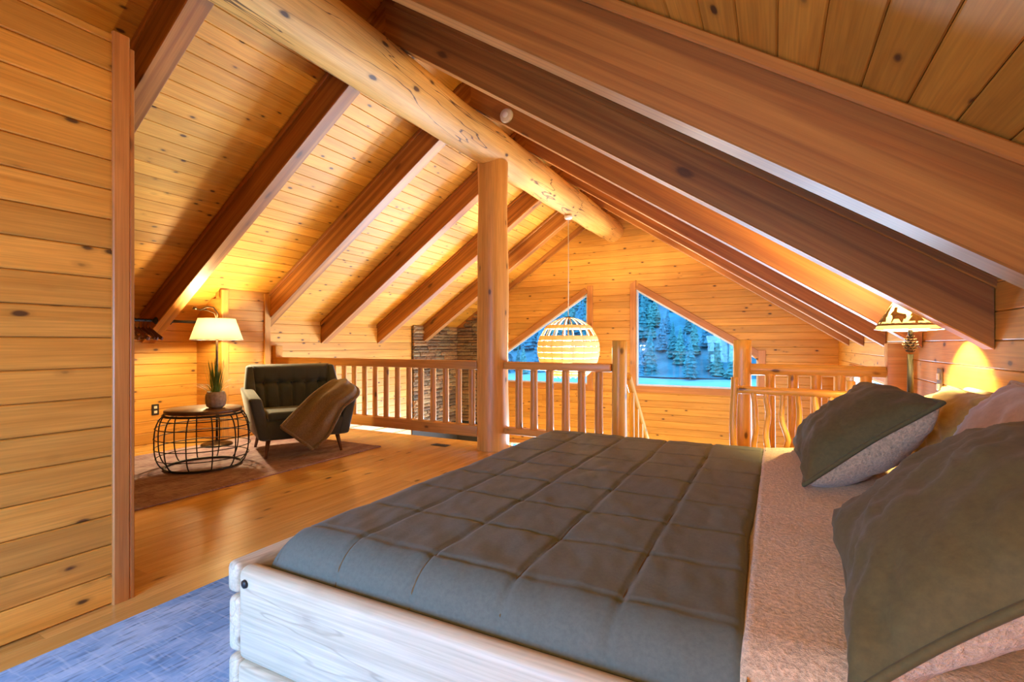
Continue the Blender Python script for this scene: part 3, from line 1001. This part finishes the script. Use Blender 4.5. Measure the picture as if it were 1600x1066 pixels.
# pillows
def pillow(name, label, c, a, b, w, h, tt, tb, top, back, seed, ear=.05, piping=None, group=None, wr=1.0):
    a, b = Vector(a).normalized(), Vector(b).normalized()
    n = a.cross(b).normalized()
    root = thing(name, label, 'pillow', c, 0, group)
    NU, NV = 44, 36

    def pos(u, v, sgn):
        s, q = u * 2 - 1, v * 2 - 1
        sx = s * (1 - ear * 1.5 * (1 - q * q)) + 0.0
        qy = q * (1 - ear * 1.5 * (1 - s * s))
        prof = (max(0, 1 - abs(s) ** 2.6) * max(0, 1 - abs(q) ** 2.6)) ** .52
        th = (tt if sgn > 0 else tb) * prof
        wv = wr * (.020 * noise.noise((s * 1.6 + seed, q * 1.6, sgn * 3.0)) + .011 * noise.noise((s * 6 + q * 3 + seed, q * 2.2 - s, seed)) + .007 * noise.noise((s * 3 + seed, q * 13 + s * 4, seed))) * min(1, 5 * prof)
        # gathers running in from the corners
        e = (abs(s) * abs(q)) ** 2
        wv += wr * .008 * e * math.sin(14 * (abs(s) - abs(q)) + seed)
        return a * (sx * w / 2) + b * (qy * h / 2) + n * (sgn * (th + wv * (1 if sgn > 0 else .5)) + .018 * noise.noise((s + seed, q, 7)))

    fc = MB().grid(lambda u, v: pos(u, v, 1), NU, NV).build('front_cover', top, root, True)
    MB().grid(lambda u, v: pos(u, v, -1), NU, NV, True).build('back_cover', back, root, True)
    rim = [pos(i / 40, 0, 0) for i in range(40)] + [pos(1, i / 34, 0) for i in range(34)] + [pos(1 - i / 40, 1, 0) for i in range(40)] + [pos(0, 1 - i / 34, 0) for i in range(34)]
    MB().tube(rim, .009, 8, True).build('edge_seam', piping or top, fc, True)
    return root


LEAN = Vector((.40, 0, .335)).normalized()
pillow('pillow', 'big olive pillow with a sherpa underside nearest the camera', (.385, 1.445, .800), (-.07, -1, .01), LEAN, .87, .62, .135, .13, OLIVE, SHERPA, 1.7, ear=.045, wr=1.35)
pillow('pillow', 'olive sherpa-backed pillow leaning on the far half of the bed', (.320, 2.765, .800), (0, -1, .03), LEAN, .90, .56, .15, .17, OLIVE, SHERPA, 5.2, ear=.045, wr=1.35)
ST2 = Vector((.22, 0, .40)).normalized()
pillow('pillow', 'plain tan pillow propped behind the nearest olive one', (.66, 2.06, .83), (.0, -1, 0), ST2, .92, .52, .11, .08, SHAM, SHAM, 3.1, ear=.04)
pillow('pillow', 'mustard pillow propped against the wall behind the far olive one', (.70, 2.95, .80), (.0, -1, .02), ST2, .80, .42, .11, .08, GOLDP, GOLDP, 8.4, ear=.04, wr=1.6)

# ================================================================== NIGHTSTAND AND TABLE LAMP
ns = thing('nightstand', 'small pine nightstand hidden behind the far pillows', 'nightstand', (.68, 3.66, 0.001))
rbox('top', (-.24, -.21, .68), (.24, .21, .72), RAILW, ns, .008)
for sx in (-1, 1):
    for sy in (-1, 1):
        rbox('leg', (sx * .20 - .025, sy * .17 - .025, 0), (sx * .20 + .025, sy * .17 + .025, .68), RAILW, ns, .006)
rbox('drawer', (-.20, -.17, .52), (.20, .17, .675), RAILW, ns, .006)

LP = (.682, 3.56)
tl = thing('table_lamp', 'lit wildlife-silhouette lamp on a slim black pinecone stem', 'table lamp', (LP[0], LP[1], .7215))
MB().lathe([(.0001, 0), (.085, 0), (.088, .012), (.05, .03), (.016, .045)], 24).build('base', BLACK, tl, True)
MB().lathe([(.0155, .04), (.0145, .42)], 16).build('stem', BLACK, tl, True)
pcone = MB()
for j in range(6):
    zc_ = .43 + j * .016
    r = (.022, .032, .036, .034, .027, .018)[j]
    for i in range(9):
        a = 2 * math.pi * (i + .5 * (j % 2)) / 9
        ca, sa = math.cos(a), math.sin(a)
        pcone.add([(.008 * ca, .008 * sa, zc_), (r * .8 * ca - .009 * sa, r * .8 * sa + .009 * ca, zc_ + .006), (r * 1.1 * ca, r * 1.1 * sa, zc_ + .016), (r * .8 * ca + .009 * sa, r * .8 * sa - .009 * ca, zc_ + .006), (.6 * r * ca, .6 * r * sa, zc_ + .015)],
                  [(0, 1, 2, 3), (1, 4, 2), (2, 4, 3), (0, 3, 4), (0, 4, 1)])
pcone.build('pinecone', plain('pinecone_brown', (.06, .035, .018), .6), tl)
SZ0, SZ1, SR0, SR1 = .562, .725, .165, .075
tls = MB().lathe([(SR0, SZ0), (SR1, SZ1)], 40, cap0=False, cap1=False).build('shade', MICA, tl, True)
MB().lathe([(.0115, .51), (.0115, .60)], 10).build('socket', BLACK, tl, True)
MB().lathe([(.0001, .60), (.018, .61), (.026, .635), (.018, .66), (.0001, .668)], 16).build('bulb', BULB, tl, True)
point('table_lamp_light', (0, 0, .712), 190, .035, (1.0, .74, .30), tl)
SIL = plain('dark_silhouette', (.055, .038, .012), .7)


def on_shade(u, v, off=.0025):
    """u = arc length along the mid ring (m), v = 0..1 up the shade"""
    r = SR0 + (SR1 - SR0) * v + off
    a = -2.2 + u / .12
    return (r * math.cos(a), r * math.sin(a), SZ0 + (SZ1 - SZ0) * v)


def sil(name, poly):
    m = MB()
    c = (sum(p[0] for p in poly) / len(poly), sum(p[1] for p in poly) / len(poly))
    n = len(poly)
    m.add([on_shade(*c)] + [on_shade(*p) for p in poly] + [on_shade(c[0], c[1], .005)] + [on_shade(p[0], p[1], .005) for p in poly],
          [(0, 1 + (i + 1) % n, 1 + i) for i in range(n)] + [(n + 1, n + 2 + i, n + 2 + (i + 1) % n) for i in range(n)] + [(1 + i, 1 + (i + 1) % n, n + 2 + (i + 1) % n, n + 2 + i) for i in range(n)])
    m.build(name, SIL, tls)


def moose(u0, s=1.0, f=1):
    P = [(-.9, .50), (-.8, .62), (-.35, .66), (0, .70), (.3, .74), (.45, .70), (.5, .78), (.38, .92), (.55, .96), (.62, .86), (.72, .96), (.85, .92), (.76, .80), (.95, .68), (.98, .60), (.78, .60), (.62, .56), (.5, .46), (.46, .26), (.38, .26), (.34, .42), (-.4, .42), (-.5, .26), (-.6, .26), (-.66, .44), (-.78, .40)]
    sil('moose_silhouette', [(u0 + f * x * .05 * s, .16 + (y - .2) * s * .95) for x, y in P])


for k in range(5):
    moose(k * .150, .85, 1 if k % 2 else -1)
    sil('pine_silhouette', [(k * .150 + .075 + x * .030, .18 + y * .74) for x, y in ((-.15, 0), (-.15, .1), (-1, .1), (-.5, .34), (-.75, .34), (-.3, .6), (-.5, .6), (0, 1), (.5, .6), (.3, .6), (.75, .34), (.5, .34), (1, .1), (.15, .1), (.15, 0))])
for k in range(30):
    sil('ground_band', [(k * .0252 + x, y) for x, y in ((0, .12), (.0252, .12), (.0252, .19), (.0126, .205), (0, .19))])
MB().tube([(SR0 * math.cos(i * math.pi / 24), SR0 * math.sin(i * math.pi / 24), SZ0 - .003 + .004 * math.cos(i * 6)) for i in range(48)], .0035, 6, True).build('scalloped_rim', WHITEP, tls, True)

# ================================================================== PENDANT
pd = thing('pendant_lamp', 'large globe pendant of blond wooden ribs and bands hanging from the ridge log', 'pendant lamp', (XR, 7.35, 3.185))
PCZ, PRX, PRZ = 1.117 - 3.185, .475, .50
MB().lathe([(.0001, .02), (.062, .02), (.066, -.005), (.05, -.03), (.0001, -.035)], 24).build('ceiling_canopy', WHITEP, pd, True)
MB().tube([(0, 0, -.03), (.002, 0, -.8), (0, 0, PCZ + PRZ)], .007, 8).build('cord', CREAM, pd, True)
MB().lathe([(.0001, PCZ + PRZ + .012), (.05, PCZ + PRZ + .006), (.055, PCZ + PRZ - .012), (.0001, PCZ + PRZ - .012)], 20).build('top_cap', BRONZE, pd, True)
nr = 18
for i in range(nr):
    a = 2 * math.pi * i / nr
    pts = []
    for j in range(21):
        t = rad(88 - j * (150 / 20))
        r = PRX * math.cos(t)
        pts.append((r, PCZ + PRZ * math.sin(t)))
    m = MB()
    hw = .008
    vs = []
    for r, z_ in pts:
        for dr, dw in ((-.006, -hw), (.004, -hw), (.004, hw), (-.006, hw)):
            rr = r + dr
            vs.append((rr * math.cos(a) - dw * math.sin(a), rr * math.sin(a) + dw * math.cos(a), z_))
    m.add(vs, [(j * 4 + k, j * 4 + (k + 1) % 4, j * 4 + 4 + (k + 1) % 4, j * 4 + 4 + k) for j in range(20) for k in range(4)])
    m.build('rib', RATTAN, pd)


def band(t0, t1, nm='band'):
    prof = []
    for k in range(5):
        t = rad(t0 + (t1 - t0) * k / 4)
        prof.append(((PRX + .006) * math.cos(t), PCZ + (PRZ + .006) * math.sin(t)))
    for k in range(4, -1, -1):
        t = rad(t0 + (t1 - t0) * k / 4)
        prof.append(((PRX + .012) * math.cos(t), PCZ + (PRZ + .012) * math.sin(t)))
    prof.append(prof[0])
    MB().lathe(prof, 48, cap0=False, cap1=False).build(nm, BANDM, pd, True)


BANDM = shade_mat('veneer_band', (0.86, 0.66, 0.38), 0.35)
band(39, 47)
for t0 in range(-54, 20, 10):
    band(t0, t0 + 8.2)
MB().lathe([(.0001, PCZ + .02), (.03, PCZ + .03), (.055, PCZ + .08), (.04, PCZ + .13), (.018, PCZ + .16), (.0001, PCZ + .16)], 20).build('bulb', BULB, pd, True)
MB().tube([(0, 0, PCZ + .16), (0, 0, PCZ + PRZ)], .012, 8).build('stem', BRONZE, pd, True)
point('pendant_light', (0, 0, PCZ + .0), 620, .07, (1.0, .80, .46), pd)

# ================================================================== ARMCHAIR AND THROW
ac = thing('armchair', 'dark charcoal button-tufted armchair on tapered wooden legs', 'armchair', (-4.79, 3.90, .0135), rad(62.15))
for sx in (-1, 1):
    for sy in (-1, 1):
        top_, bot_ = Vector((sx * .345, sy * .31, .215)), Vector((sx * .385, sy * .365, .0))
        MB().tube([bot_, bot_.lerp(top_, .5), top_], .02, 14, rr=[.014, .020, .026]).build('leg', DARKW, ac, True)
hexa('seat_base', [(-.44, -.43, .19), (.44, -.43, .19), (.40, .40, .19), (-.40, .40, .19)], [(-.46, -.43, .40), (.46, -.43, .40), (.42, .42, .40), (-.42, .42, .40)], CHAIRF, ac, .03)
sc_ = hexa('seat_cushion', [(-.37, -.445, .385), (.37, -.445, .385), (.37, .25, .385), (-.37, .25, .385)], [(-.37, -.445, .485), (.37, -.445, .485), (.37, .25, .465), (-.37, .25, .465)], CHAIRF, ac, .035, 4)
for sx in (-1, 1):
    lo = [(sx * .335, -.44, .20), (sx * .45, -.44, .195), (sx * .45, .36, .195), (sx * .335, .36, .20)]
    hi = [(sx * .425, -.43, .625), (sx * .55, -.43, .635), (sx * .545, .36, .70), (sx * .42, .36, .70)]
    if sx < 0: lo, hi = [lo[i] for i in (1, 0, 3, 2)], [hi[i] for i in (1, 0, 3, 2)]
    hexa('armrest', lo, hi, CHAIRF, ac, .028, 3)
hexa('back_shell', [(-.43, .30, .20), (.43, .30, .20), (.41, .43, .20), (-.41, .43, .20)], [(-.475, .385, .945), (.475, .385, .945), (.455, .475, .95), (-.455, .475, .95)], CHAIRF, ac, .035, 3)
for sx in (-1, 1):
    lo = [(sx * .395, .16, .60), (sx * .525, .12, .60), (sx * .505, .42, .60), (sx * .39, .42, .60)]
    hi = [(sx * .415, .325, .935), (sx * .488, .325, .935), (sx * .475, .45, .94), (sx * .41, .45, .94)]
    if sx < 0: lo, hi = [lo[i] for i in (1, 0, 3, 2)], [hi[i] for i in (1, 0, 3, 2)]
    hexa('back_wing', lo, hi, CHAIRF, ac, .025, 3)
BTN = [(-.29 + .145 * i) for i in range(5)]


def backpt(u, v):
    x = (-.40 + .80 * u)
    zz_ = .44 + .505 * v
    y = .245 + .125 * v
    xx = x * (1.0 + .06 * v)
    puff = .055
    e = min(u, 1 - u, v * 1.2, (1 - v) * .9)
    f = min(1, e / .10)
    y -= puff * math.sqrt(max(0, 1 - (1 - f) ** 2))
    for bx in BTN:
        d = math.hypot((x - bx) / .055, (zz_ - .735) / .045)
        y += .045 * math.exp(-d * d)
        if zz_ < .735: y += .030 * math.exp(-((x - bx) / .020) ** 2)
        else: y += .006 * math.exp(-((x - bx) / .013) ** 2) * max(0, 1 - (zz_ - .735) / .18)
    y += .022 * math.exp(-((zz_ - .735) / .022) ** 2)
    return (xx, y, zz_)


acb = MB().grid(backpt, 84, 48).build('backrest', CHAIRF, ac, True)
for bx in BTN:
    q = backpt((bx + .40) / .80, (.735 - .44) / .505)
    b_ = MB().lathe([(.0001, 0), (.012, .002), (.014, .006), (.008, .011), (.0001, .012)], 12).build('button', CHAIRF, acb, True)
    b_.matrix_local = Matrix.Translation((q[0], q[1] + .004, q[2])) @ Matrix.Rotation(rad(90), 4, 'X')

# throw: two edge curves in the chair's own frame, lofted
EU = [(.47, .10, .745), (.36, -.10, .755), (.20, -.28, .700), (.06, -.40, .630), (-.08, -.475, .520), (-.19, -.53, .425), (-.27, -.545, .345)]
EL = [(.60, .02, .690), (.60, -.25, .655), (.53, -.44, .60), (.36, -.50, .49), (.26, -.535, .33), (.18, -.55, .20), (.03, -.56, .085)]


def cr(P, t):
    n = len(P) - 1
    f = min(t * n, n - 1e-6)
    i = int(f)
    s = f - i
    p = [Vector(P[min(max(i + k, 0), n)]) for k in (-1, 0, 1, 2)]
    return .5 * ((2 * p[1]) + (p[2] - p[0]) * s + (2 * p[0] - 5 * p[1] + 4 * p[2] - p[3]) * s * s + (3 * p[1] - p[0] - 3 * p[2] + p[3]) * s ** 3)


def throw_pt(u, v):
    a, b = cr(EU, v), cr(EL, v)
    p = a.lerp(b, u)
    bul = math.sin(math.pi * u) ** .7
    p += Vector((0, -.075, .055 * (1 - v))) * bul * (1 - .45 * v)
    fold = math.sin(u * 15 + 2.2 * math.sin(v * 2.5) + 1.5 * v)
    p += Vector((-.2, -.9, .35)) * (.030 * fold * (.30 + 1.1 * v * (1 - v) * 2) + .006 * noise.noise((u * 9, v * 14, 2)))
    return p


th = MB().grid(throw_pt, 44, 60).build('throw_blanket', THROW, None, True)
th.location = (-4.79, 3.90, .0135)
th.rotation_euler = (0, 0, rad(62.15))
md = th.modifiers.new('thick', 'SOLIDIFY')
md.thickness = .022
md.offset = 1
for nm, pts in (('rolled_hem', [throw_pt(i / 30, 1.0) + Vector((0, -.012, .004)) for i in range(31)]), ('rolled_hem', [throw_pt(0.0, i / 40) + Vector((0, -.010, .0)) for i in range(41)]), ('rolled_hem', [throw_pt(1.0, i / 40) + Vector((.004, -.006, .006)) for i in range(41)])):
    MB().tube(pts, .017, 10).build(nm, THROW, th, True)
tag(th, 'tan knitted throw draped over the arm of the armchair', 'blanket')


# ================================================================== SIDE TABLE, PLANT, FLOOR LAMP
TX, TY = -4.93, 2.93
stb = thing('side_table', 'round side table with a barrel-shaped black wire base', 'side table', (TX, TY, .0135))
MB().lathe([(.0001, .525), (.318, .525), (.327, .532), (.328, .556), (.320, .563), (.0001, .563)], 48).build('table_top', TABLEW, stb, True)


def tr_(z_):
    t = (z_ - .265) / .265
    return .285 + .115 * math.sqrt(max(0, 1 - abs(t) ** 2.6))


def ring(z_, r, w):
    return [(r * math.cos(2 * math.pi * i / 48), r * math.sin(2 * math.pi * i / 48), z_) for i in range(48)]


for z_, w in ((.012, .011), (.11, .0045), (.205, .0045), (.30, .0045), (.395, .0045), (.47, .0045), (.512, .011)):
    MB().tube(ring(z_, tr_(z_) + (.0 if w > .01 else .004), w), w, 8, True).build('wire_ring', BLACK, stb, True)
rib_me = MB().tube([(tr_(.012 + .5 * k / 20), 0, .012 + .5 * k / 20) for k in range(21)], .0058, 8).mesh('wire_rib', True)
for i in range(12):
    o = link('wire_rib', rib_me, stb, BLACK)
    o.rotation_euler = (0, 0, 2 * math.pi * (i + .3) / 12)

PXp, PYp = -4.83, 2.985
pl = thing('potted_grass', 'tuft of green grass in a ribbed grey pot on the side table', 'potted plant', (PXp, PYp, .0135 + .5635))
POTM = plain('grey_ceramic', (.50, .46, .42), .7, noise_s=30, amt=.3, bump=.2)
m = MB()
seg = 36
prof = [(.055, 0), (.078, .02), (.088, .07), (.086, .12), (.074, .155), (.070, .160), (.064, .150), (.0001, .14)]
vs = [((r * (1 + (.035 * math.cos(12 * 2 * math.pi * i / seg) if 1 <= k <= 4 else 0))) * math.cos(2 * math.pi * i / seg), (r * (1 + (.035 * math.cos(12 * 2 * math.pi * i / seg) if 1 <= k <= 4 else 0))) * math.sin(2 * math.pi * i / seg), z_) for k, (r, z_) in enumerate(prof) for i in range(seg)]
m.add(vs, [(j * seg + i, j * seg + (i + 1) % seg, (j + 1) * seg + (i + 1) % seg, (j + 1) * seg + i) for j in range(len(prof) - 1) for i in range(seg)] + [tuple(range(seg - 1, -1, -1))])
m.build('pot', POTM, pl, True)
rg = random.Random(3)
m = MB()
for i in range(150):
    a = rg.uniform(0, 2 * math.pi)
    r0 = rg.uniform(0, .05)
    droop = i % 6 == 0
    L = rg.uniform(.20, .36) if not droop else rg.uniform(.26, .40)
    lean = rg.uniform(.02, .22) if not droop else rg.uniform(.6, 1.1)
    d = Vector((math.cos(a), math.sin(a), 0))
    sd = Vector((-d.y, d.x, 0))
    p0 = d * r0 + Vector((0, 0, .135))
    w = .0042 if not droop else .0022
    pts = []
    for k in range(6):
        t = k / 5
        p = p0 + d * (lean * L * t + (.22 * L * t * t if droop else .06 * L * t * t)) + Vector((0, 0, L * t * (1 - (lean * .75 * t if droop else .1 * lean)) - (.30 * L * t ** 3 if droop else 0)))
        ww = w * (1 - .85 * t)
        pts += [p - sd * ww, p + sd * ww]
    m.add(pts, [(2 * k, 2 * k + 1, 2 * k + 3, 2 * k + 2) for k in range(5)])
gb = m.build('grass_blades', plain('grass_green', (.15, .28, .05), .6, noise_s=14, amt=.5), pl)
gb['kind'] = 'stuff'

FLx, FLy = -5.805, 3.60
fl = thing('floor_lamp', 'lit floor lamp with a cream drum shade behind the side table', 'floor lamp', (FLx, FLy, .0135))
MB().lathe([(.0001, 0), (.165, 0), (.168, .012), (.155, .024), (.04, .032), (.018, .05), (.0001, .05)], 36).build('base', BRONZE, fl, True)
MB().lathe([(.013, .04), (.012, 1.30), (.011, 1.50)], 14).build('pole', BRONZE, fl, True)
MB().tube([(0, 0, 1.47), (.004, .004, 1.55), (-.02, -.03, 1.615), (-.055, -.075, 1.62), (-.10, -.13, 1.585), (-.135, -.175, 1.60)], .009, 10).build('gooseneck', BRONZE, fl, True)
MB().lathe([(.0001, .0), (.022, .002), (.024, .02), (.014, .035), (.0001, .036)], 14).build('finial', BRONZE, fl, True).location = (-.135, -.175, 1.585)
MB().tube([(0, 0, 1.47), (-.015, -.02, 1.55), (-.06, -.08, 1.582), (-.10, -.13, 1.588)], .007, 8).build('hook', BRONZE, fl, True)
fls = MB().lathe([(.275, 1.235), (.272, 1.245), (.195, 1.478), (.193, 1.484)], 48, cap0=False, cap1=False).build('lamp_shade', LINEN, fl, True)
MB().tube([(.274 * math.cos(i * math.pi / 24), .274 * math.sin(i * math.pi / 24), 1.237) for i in range(48)], .004, 6, True).build('shade_rim', CREAM, fls, True)
for i in range(3):
    a = 2 * math.pi * i / 3
    MB().tube([(0, 0, 1.47), (.194 * math.cos(a), .194 * math.sin(a), 1.478)], .003, 6).build('shade_spoke', BRONZE, fls, True)
MB().lathe([(.0001, 1.285), (.026, 1.30), (.035, 1.33), (.022, 1.37), (.0125, 1.39)], 18, cap1=False).build('bulb', BULB, fl, True)
point('floor_lamp_light', (0.06, -.03, 1.335), 120, .06, (1.0, .76, .38), fl)

# glowing globe added out of view behind the camera to warm the near rafters
gl = thing('fill_globe_lamp', 'added globe lamp out of view, warm fill for the near rafters', 'floor lamp', (-.30, -1.15, .001))
MB().lathe([(.0001, 0), (.15, 0), (.152, .012), (.03, .03), (.0001, .03)], 30).build('base', BRONZE, gl, True)
MB().lathe([(.012, .02), (.011, 1.62)], 12).build('pole', BRONZE, gl, True)
MB().lathe([(.03, 1.60), (.10, 1.64), (.13, 1.72), (.10, 1.81), (.04, 1.845), (.0001, 1.85)], 28, cap0=False).build('fill_globe', glow('fill_globe_glow', (1.0, 0.64, 0.28), 165), gl, True)

# ================================================================== RUGS
tag(rbox('rug', (-2.485, -.75, .0005), (-.25, 3.05, .0115), BRUG, None, .004, 1), 'distressed blue rug partly under the bed', 'rug')
tag(rbox('rug', (-6.0, 1.70, .0005), (-4.06, 4.46, .0125), PRUG, None, .004, 1), 'faded rose-brown rug under the armchair', 'rug')

# ================================================================== CLOSET RODS AND HANGERS
RXR, RZR = -6.285, 1.468
y0 = RAFT[0] + RW
for nm, a, b, lab in (('closet_rod', y0, RAFT[1], 'black closet rod carrying the wooden hangers'), ('closet_rod', RAFT[1] + RW, CY0, 'black closet rod behind the floor lamp shade')):
    r_ = thing(nm, lab, 'rod', (RXR, (a + b) / 2, RZR))
    L = b - a
    o = MB().tube([(0, -L / 2, 0), (0, L / 2, 0)], .0165, 14).build('bar', BLACK, r_, True)
    for s in (-1, 1):
        f_ = MB().lathe([(.0001, 0), (.042, 0), (.042, .008), (.024, .014), (.022, .035), (.0001, .035)], 18).build('flange', BLACK, r_, True)
        f_.matrix_local = Matrix.Translation((0, s * L / 2, 0)) @ Matrix.Rotation(rad(90 * s), 4, 'X')
HW = wood('hanger_wood', (.20, .07, .03), (.12, .04, .018), rough=.35, knots=0, var=.4)


def hanger_parts(root):
    hk = [(0, 0, -.155), (0, 0, -.07)] + [(.026 * math.sin(t) , 0, -.006 - .026 * math.cos(t) + .0) for t in [rad(d) for d in range(0, 261, 20)]]
    hk = [(0, 0, -.10), (0, 0, -.052)] + [(.024 * math.cos(rad(d)) , 0, .0 + .024 * math.sin(rad(d))) for d in range(-70, 171, 20)]
    MB().tube(hk, .0022, 6).build('hook', BRONZE, root, True)
    for s in (-1, 1):
        a, b = Vector((0, 0, -.095)), Vector((s * .215, 0, -.205))
        d = (b - a)
        mid = (a + b) / 2
        board('shoulder', mid, d.normalized(), (0, -1, 0), d.length + .02, .038, .016, HW, root, ch=.005, full=True)
    board('bar', (0, 0, -.205), (1, 0, 0), (0, -1, 0), .40, .018, .012, HW, root, ch=.004, full=True)


hlab = ['frontmost wooden hanger at the end of the closet rod', 'second wooden hanger on the closet rod', 'third wooden hanger on the closet rod', 'fourth wooden hanger on the closet rod', 'fifth wooden hanger on the closet rod', 'sixth wooden hanger on the closet rod']
for i, yy in enumerate((3.125, 3.09, 3.055, 3.015, 2.975, 2.93)):
    h_ = thing('clothes_hanger', hlab[i] + ', counted from the rafter', 'hanger', (RXR, yy, RZR + .0), rad((-1) ** i * (4 + 3 * i % 7)), 'wooden hangers on the closet rod')
    hanger_parts(h_)

# ================================================================== SMALL FITTINGS
ou = thing('wall_outlet', 'dark wall outlet low on the wall left of the side table', 'outlet', (XL + .001, 3.34, .41))
op = rbox('cover_plate', (0, -.04, -.065), (.008, .04, .065), BLACK, ou, .003, 1)
for s in (-1, 1):
    rbox('socket', (.008, -.018, s * .028 - .016), (.012, .018, s * .028 + .016), CREAM, op, .003, 1)
ou = thing('wall_outlet', 'metal outlet plate with plugs on the wall above the pillows', 'outlet', (XW - .001, 4.075, .96))
PLATE = plain('steel_plate', (.35, .33, .30), .35, .8)
op = rbox('cover_plate', (-.008, -.05, -.085), (0, .05, .085), PLATE, ou, .003, 1)
for s in (-1, 1):
    rbox('socket', (-.018, -.024, s * .034 - .022), (-.008, .024, s * .034 + .022), WHITEP, op, .004, 1)
sd = thing('smoke_detector', 'round white smoke detector on the third bed-side rafter', 'smoke detector', (-2.42, RAFT[2] - .001, 3.53))
o = MB().lathe([(.0001, 0), (.072, 0), (.074, .012), (.066, .03), (.045, .038), (.0001, .038)], 28).build('cover', CREAM, sd, True)
o.rotation_euler = (rad(90), 0, 0)
o = MB().lathe([(.030, .036), (.032, .040), (.028, .044), (.0001, .044)], 20).build('sensor_cap', WHITEP, o, True)
fv = thing('floor_vent', 'small dark floor vent in front of the long railing', 'vent', (-3.50, 4.86, .0005))
vf = rbox('vent_frame', (-.11, -.055, 0), (.11, .055, .005), BLACK, fv, .002, 1)
for i in range(7):
    board('louver', (-.075 + i * .025, 0, .0065), (0, 1, 0), (0, 0, 1), .085, .008, .004, BRONZE, vf, ch=.001)

# ================================================================== OUTSIDE
SNOW = plain('blue_shaded_snow', (.50, .60, .66), .8, noise_s=.4, amt=.15)
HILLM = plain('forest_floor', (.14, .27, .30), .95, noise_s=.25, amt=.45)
tag(MB().grid(lambda u, v: (-90 + 130 * u, 12 + 58 * v, -3.6 + .35 * noise.noise((u * 9, v * 6, 1)) + .9 * v), 40, 24).build('ground', SNOW, None, True), 'snowy meadow outside the gable', None, None, 'structure')


def hill_z(x, y):
    return -2.8 + max(0, y - 64) * .50 + 3.0 * noise.noise((x * .03, y * .03, 3.3)) * min(1, max(0, (y - 64) / 20))


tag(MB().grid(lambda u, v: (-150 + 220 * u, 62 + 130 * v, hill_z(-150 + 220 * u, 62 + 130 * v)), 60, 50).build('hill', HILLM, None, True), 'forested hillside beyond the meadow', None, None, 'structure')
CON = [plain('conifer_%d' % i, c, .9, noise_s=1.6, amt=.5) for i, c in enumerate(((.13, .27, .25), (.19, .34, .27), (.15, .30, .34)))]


def conifer(seed):
    r = random.Random(seed)
    m = MB()
    m.lathe([(.22, 0), (.10, 5)], 7, cap1=False)
    n = 11
    for j in range(n):
        t = j / n
        z0 = .9 + t * 8.3
        rad_ = (1 - t) ** .8 * 2.1 + .18
        seg = 13
        vs = [(0, 0, z0 + 1.5)]
        for i in range(seg):
            a = 2 * math.pi * (i + r.random() * .6) / seg
            q = rad_ * (r.uniform(.55, 1.12))
            vs.append((q * math.cos(a), q * math.sin(a), z0 - r.uniform(.0, .5)))
        m.add(vs, [(0, 1 + i, 1 + (i + 1) % seg) for i in range(seg)] + [tuple(range(seg, 0, -1))])
    return m.mesh('conifer')


cms = [conifer(s) for s in (1, 2, 3, 4)]
rt = random.Random(11)
ti = 0
for row in range(15):
    y = 61 + row * 4.2
    xa, xb = -.60 * y, .03 * y
    n = int((xb - xa) / (1.85 + row * .12))
    for i in range(n):
        if row == 0 and rt.random() < .55: continue
        x = xa + (xb - xa) * (i + rt.uniform(.1, .9)) / n
        yy = y + rt.uniform(-2, 2)
        zb = hill_z(x, yy) if yy > 62 else -2.8
        # the small cabin keeps a clearing
        cxp = -.135 * y
        if abs(x - cxp) < 2.6 and 76 < yy < 96: continue
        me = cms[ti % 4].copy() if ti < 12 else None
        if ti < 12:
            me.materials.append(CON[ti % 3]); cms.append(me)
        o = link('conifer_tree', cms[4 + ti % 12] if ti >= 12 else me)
        o.location = (x, yy, zb - .2)
        s = rt.uniform(.32, .62)
        o.scale = (s, s, s * rt.uniform(.9, 1.2))
        o.rotation_euler = (0, 0, rt.uniform(0, 6))
        tag(o, 'dark conifer on the wooded hillside seen through the gable windows', 'tree', 'conifers on the hillside')
        ti += 1
cb = thing('cabin', 'tiny snow-roofed cabin among the trees seen through the window', 'cabin', (-11.6, 88, hill_z(-11.6, 88) - .4), rad(18))
MB().box((-1.5, -1.2, 0), (1.5, 1.2, 1.7)).build('cabin_wall', plain('cabin_boards', (.10, .07, .07), .8), cb)
MB().add([(-1.9, -1.6, 1.6), (1.9, -1.6, 1.6), (1.9, 1.6, 1.6), (-1.9, 1.6, 1.6), (-1.9, 0, 2.9), (1.9, 0, 2.9), (-1.9, -1.6, 1.75), (1.9, -1.6, 1.75), (1.9, 1.6, 1.75), (-1.9, 1.6, 1.75), (-1.9, 0, 3.05), (1.9, 0, 3.05)],
         [(6, 7, 11, 10), (10, 11, 8, 9), (0, 4, 5, 1), (4, 3, 2, 5), (0, 1, 7, 6), (2, 3, 9, 8), (0, 6, 10, 4), (3, 4, 10, 9), (1, 5, 11, 7), (2, 8, 11, 5)]).build('cabin_roof', SNOW, cb)
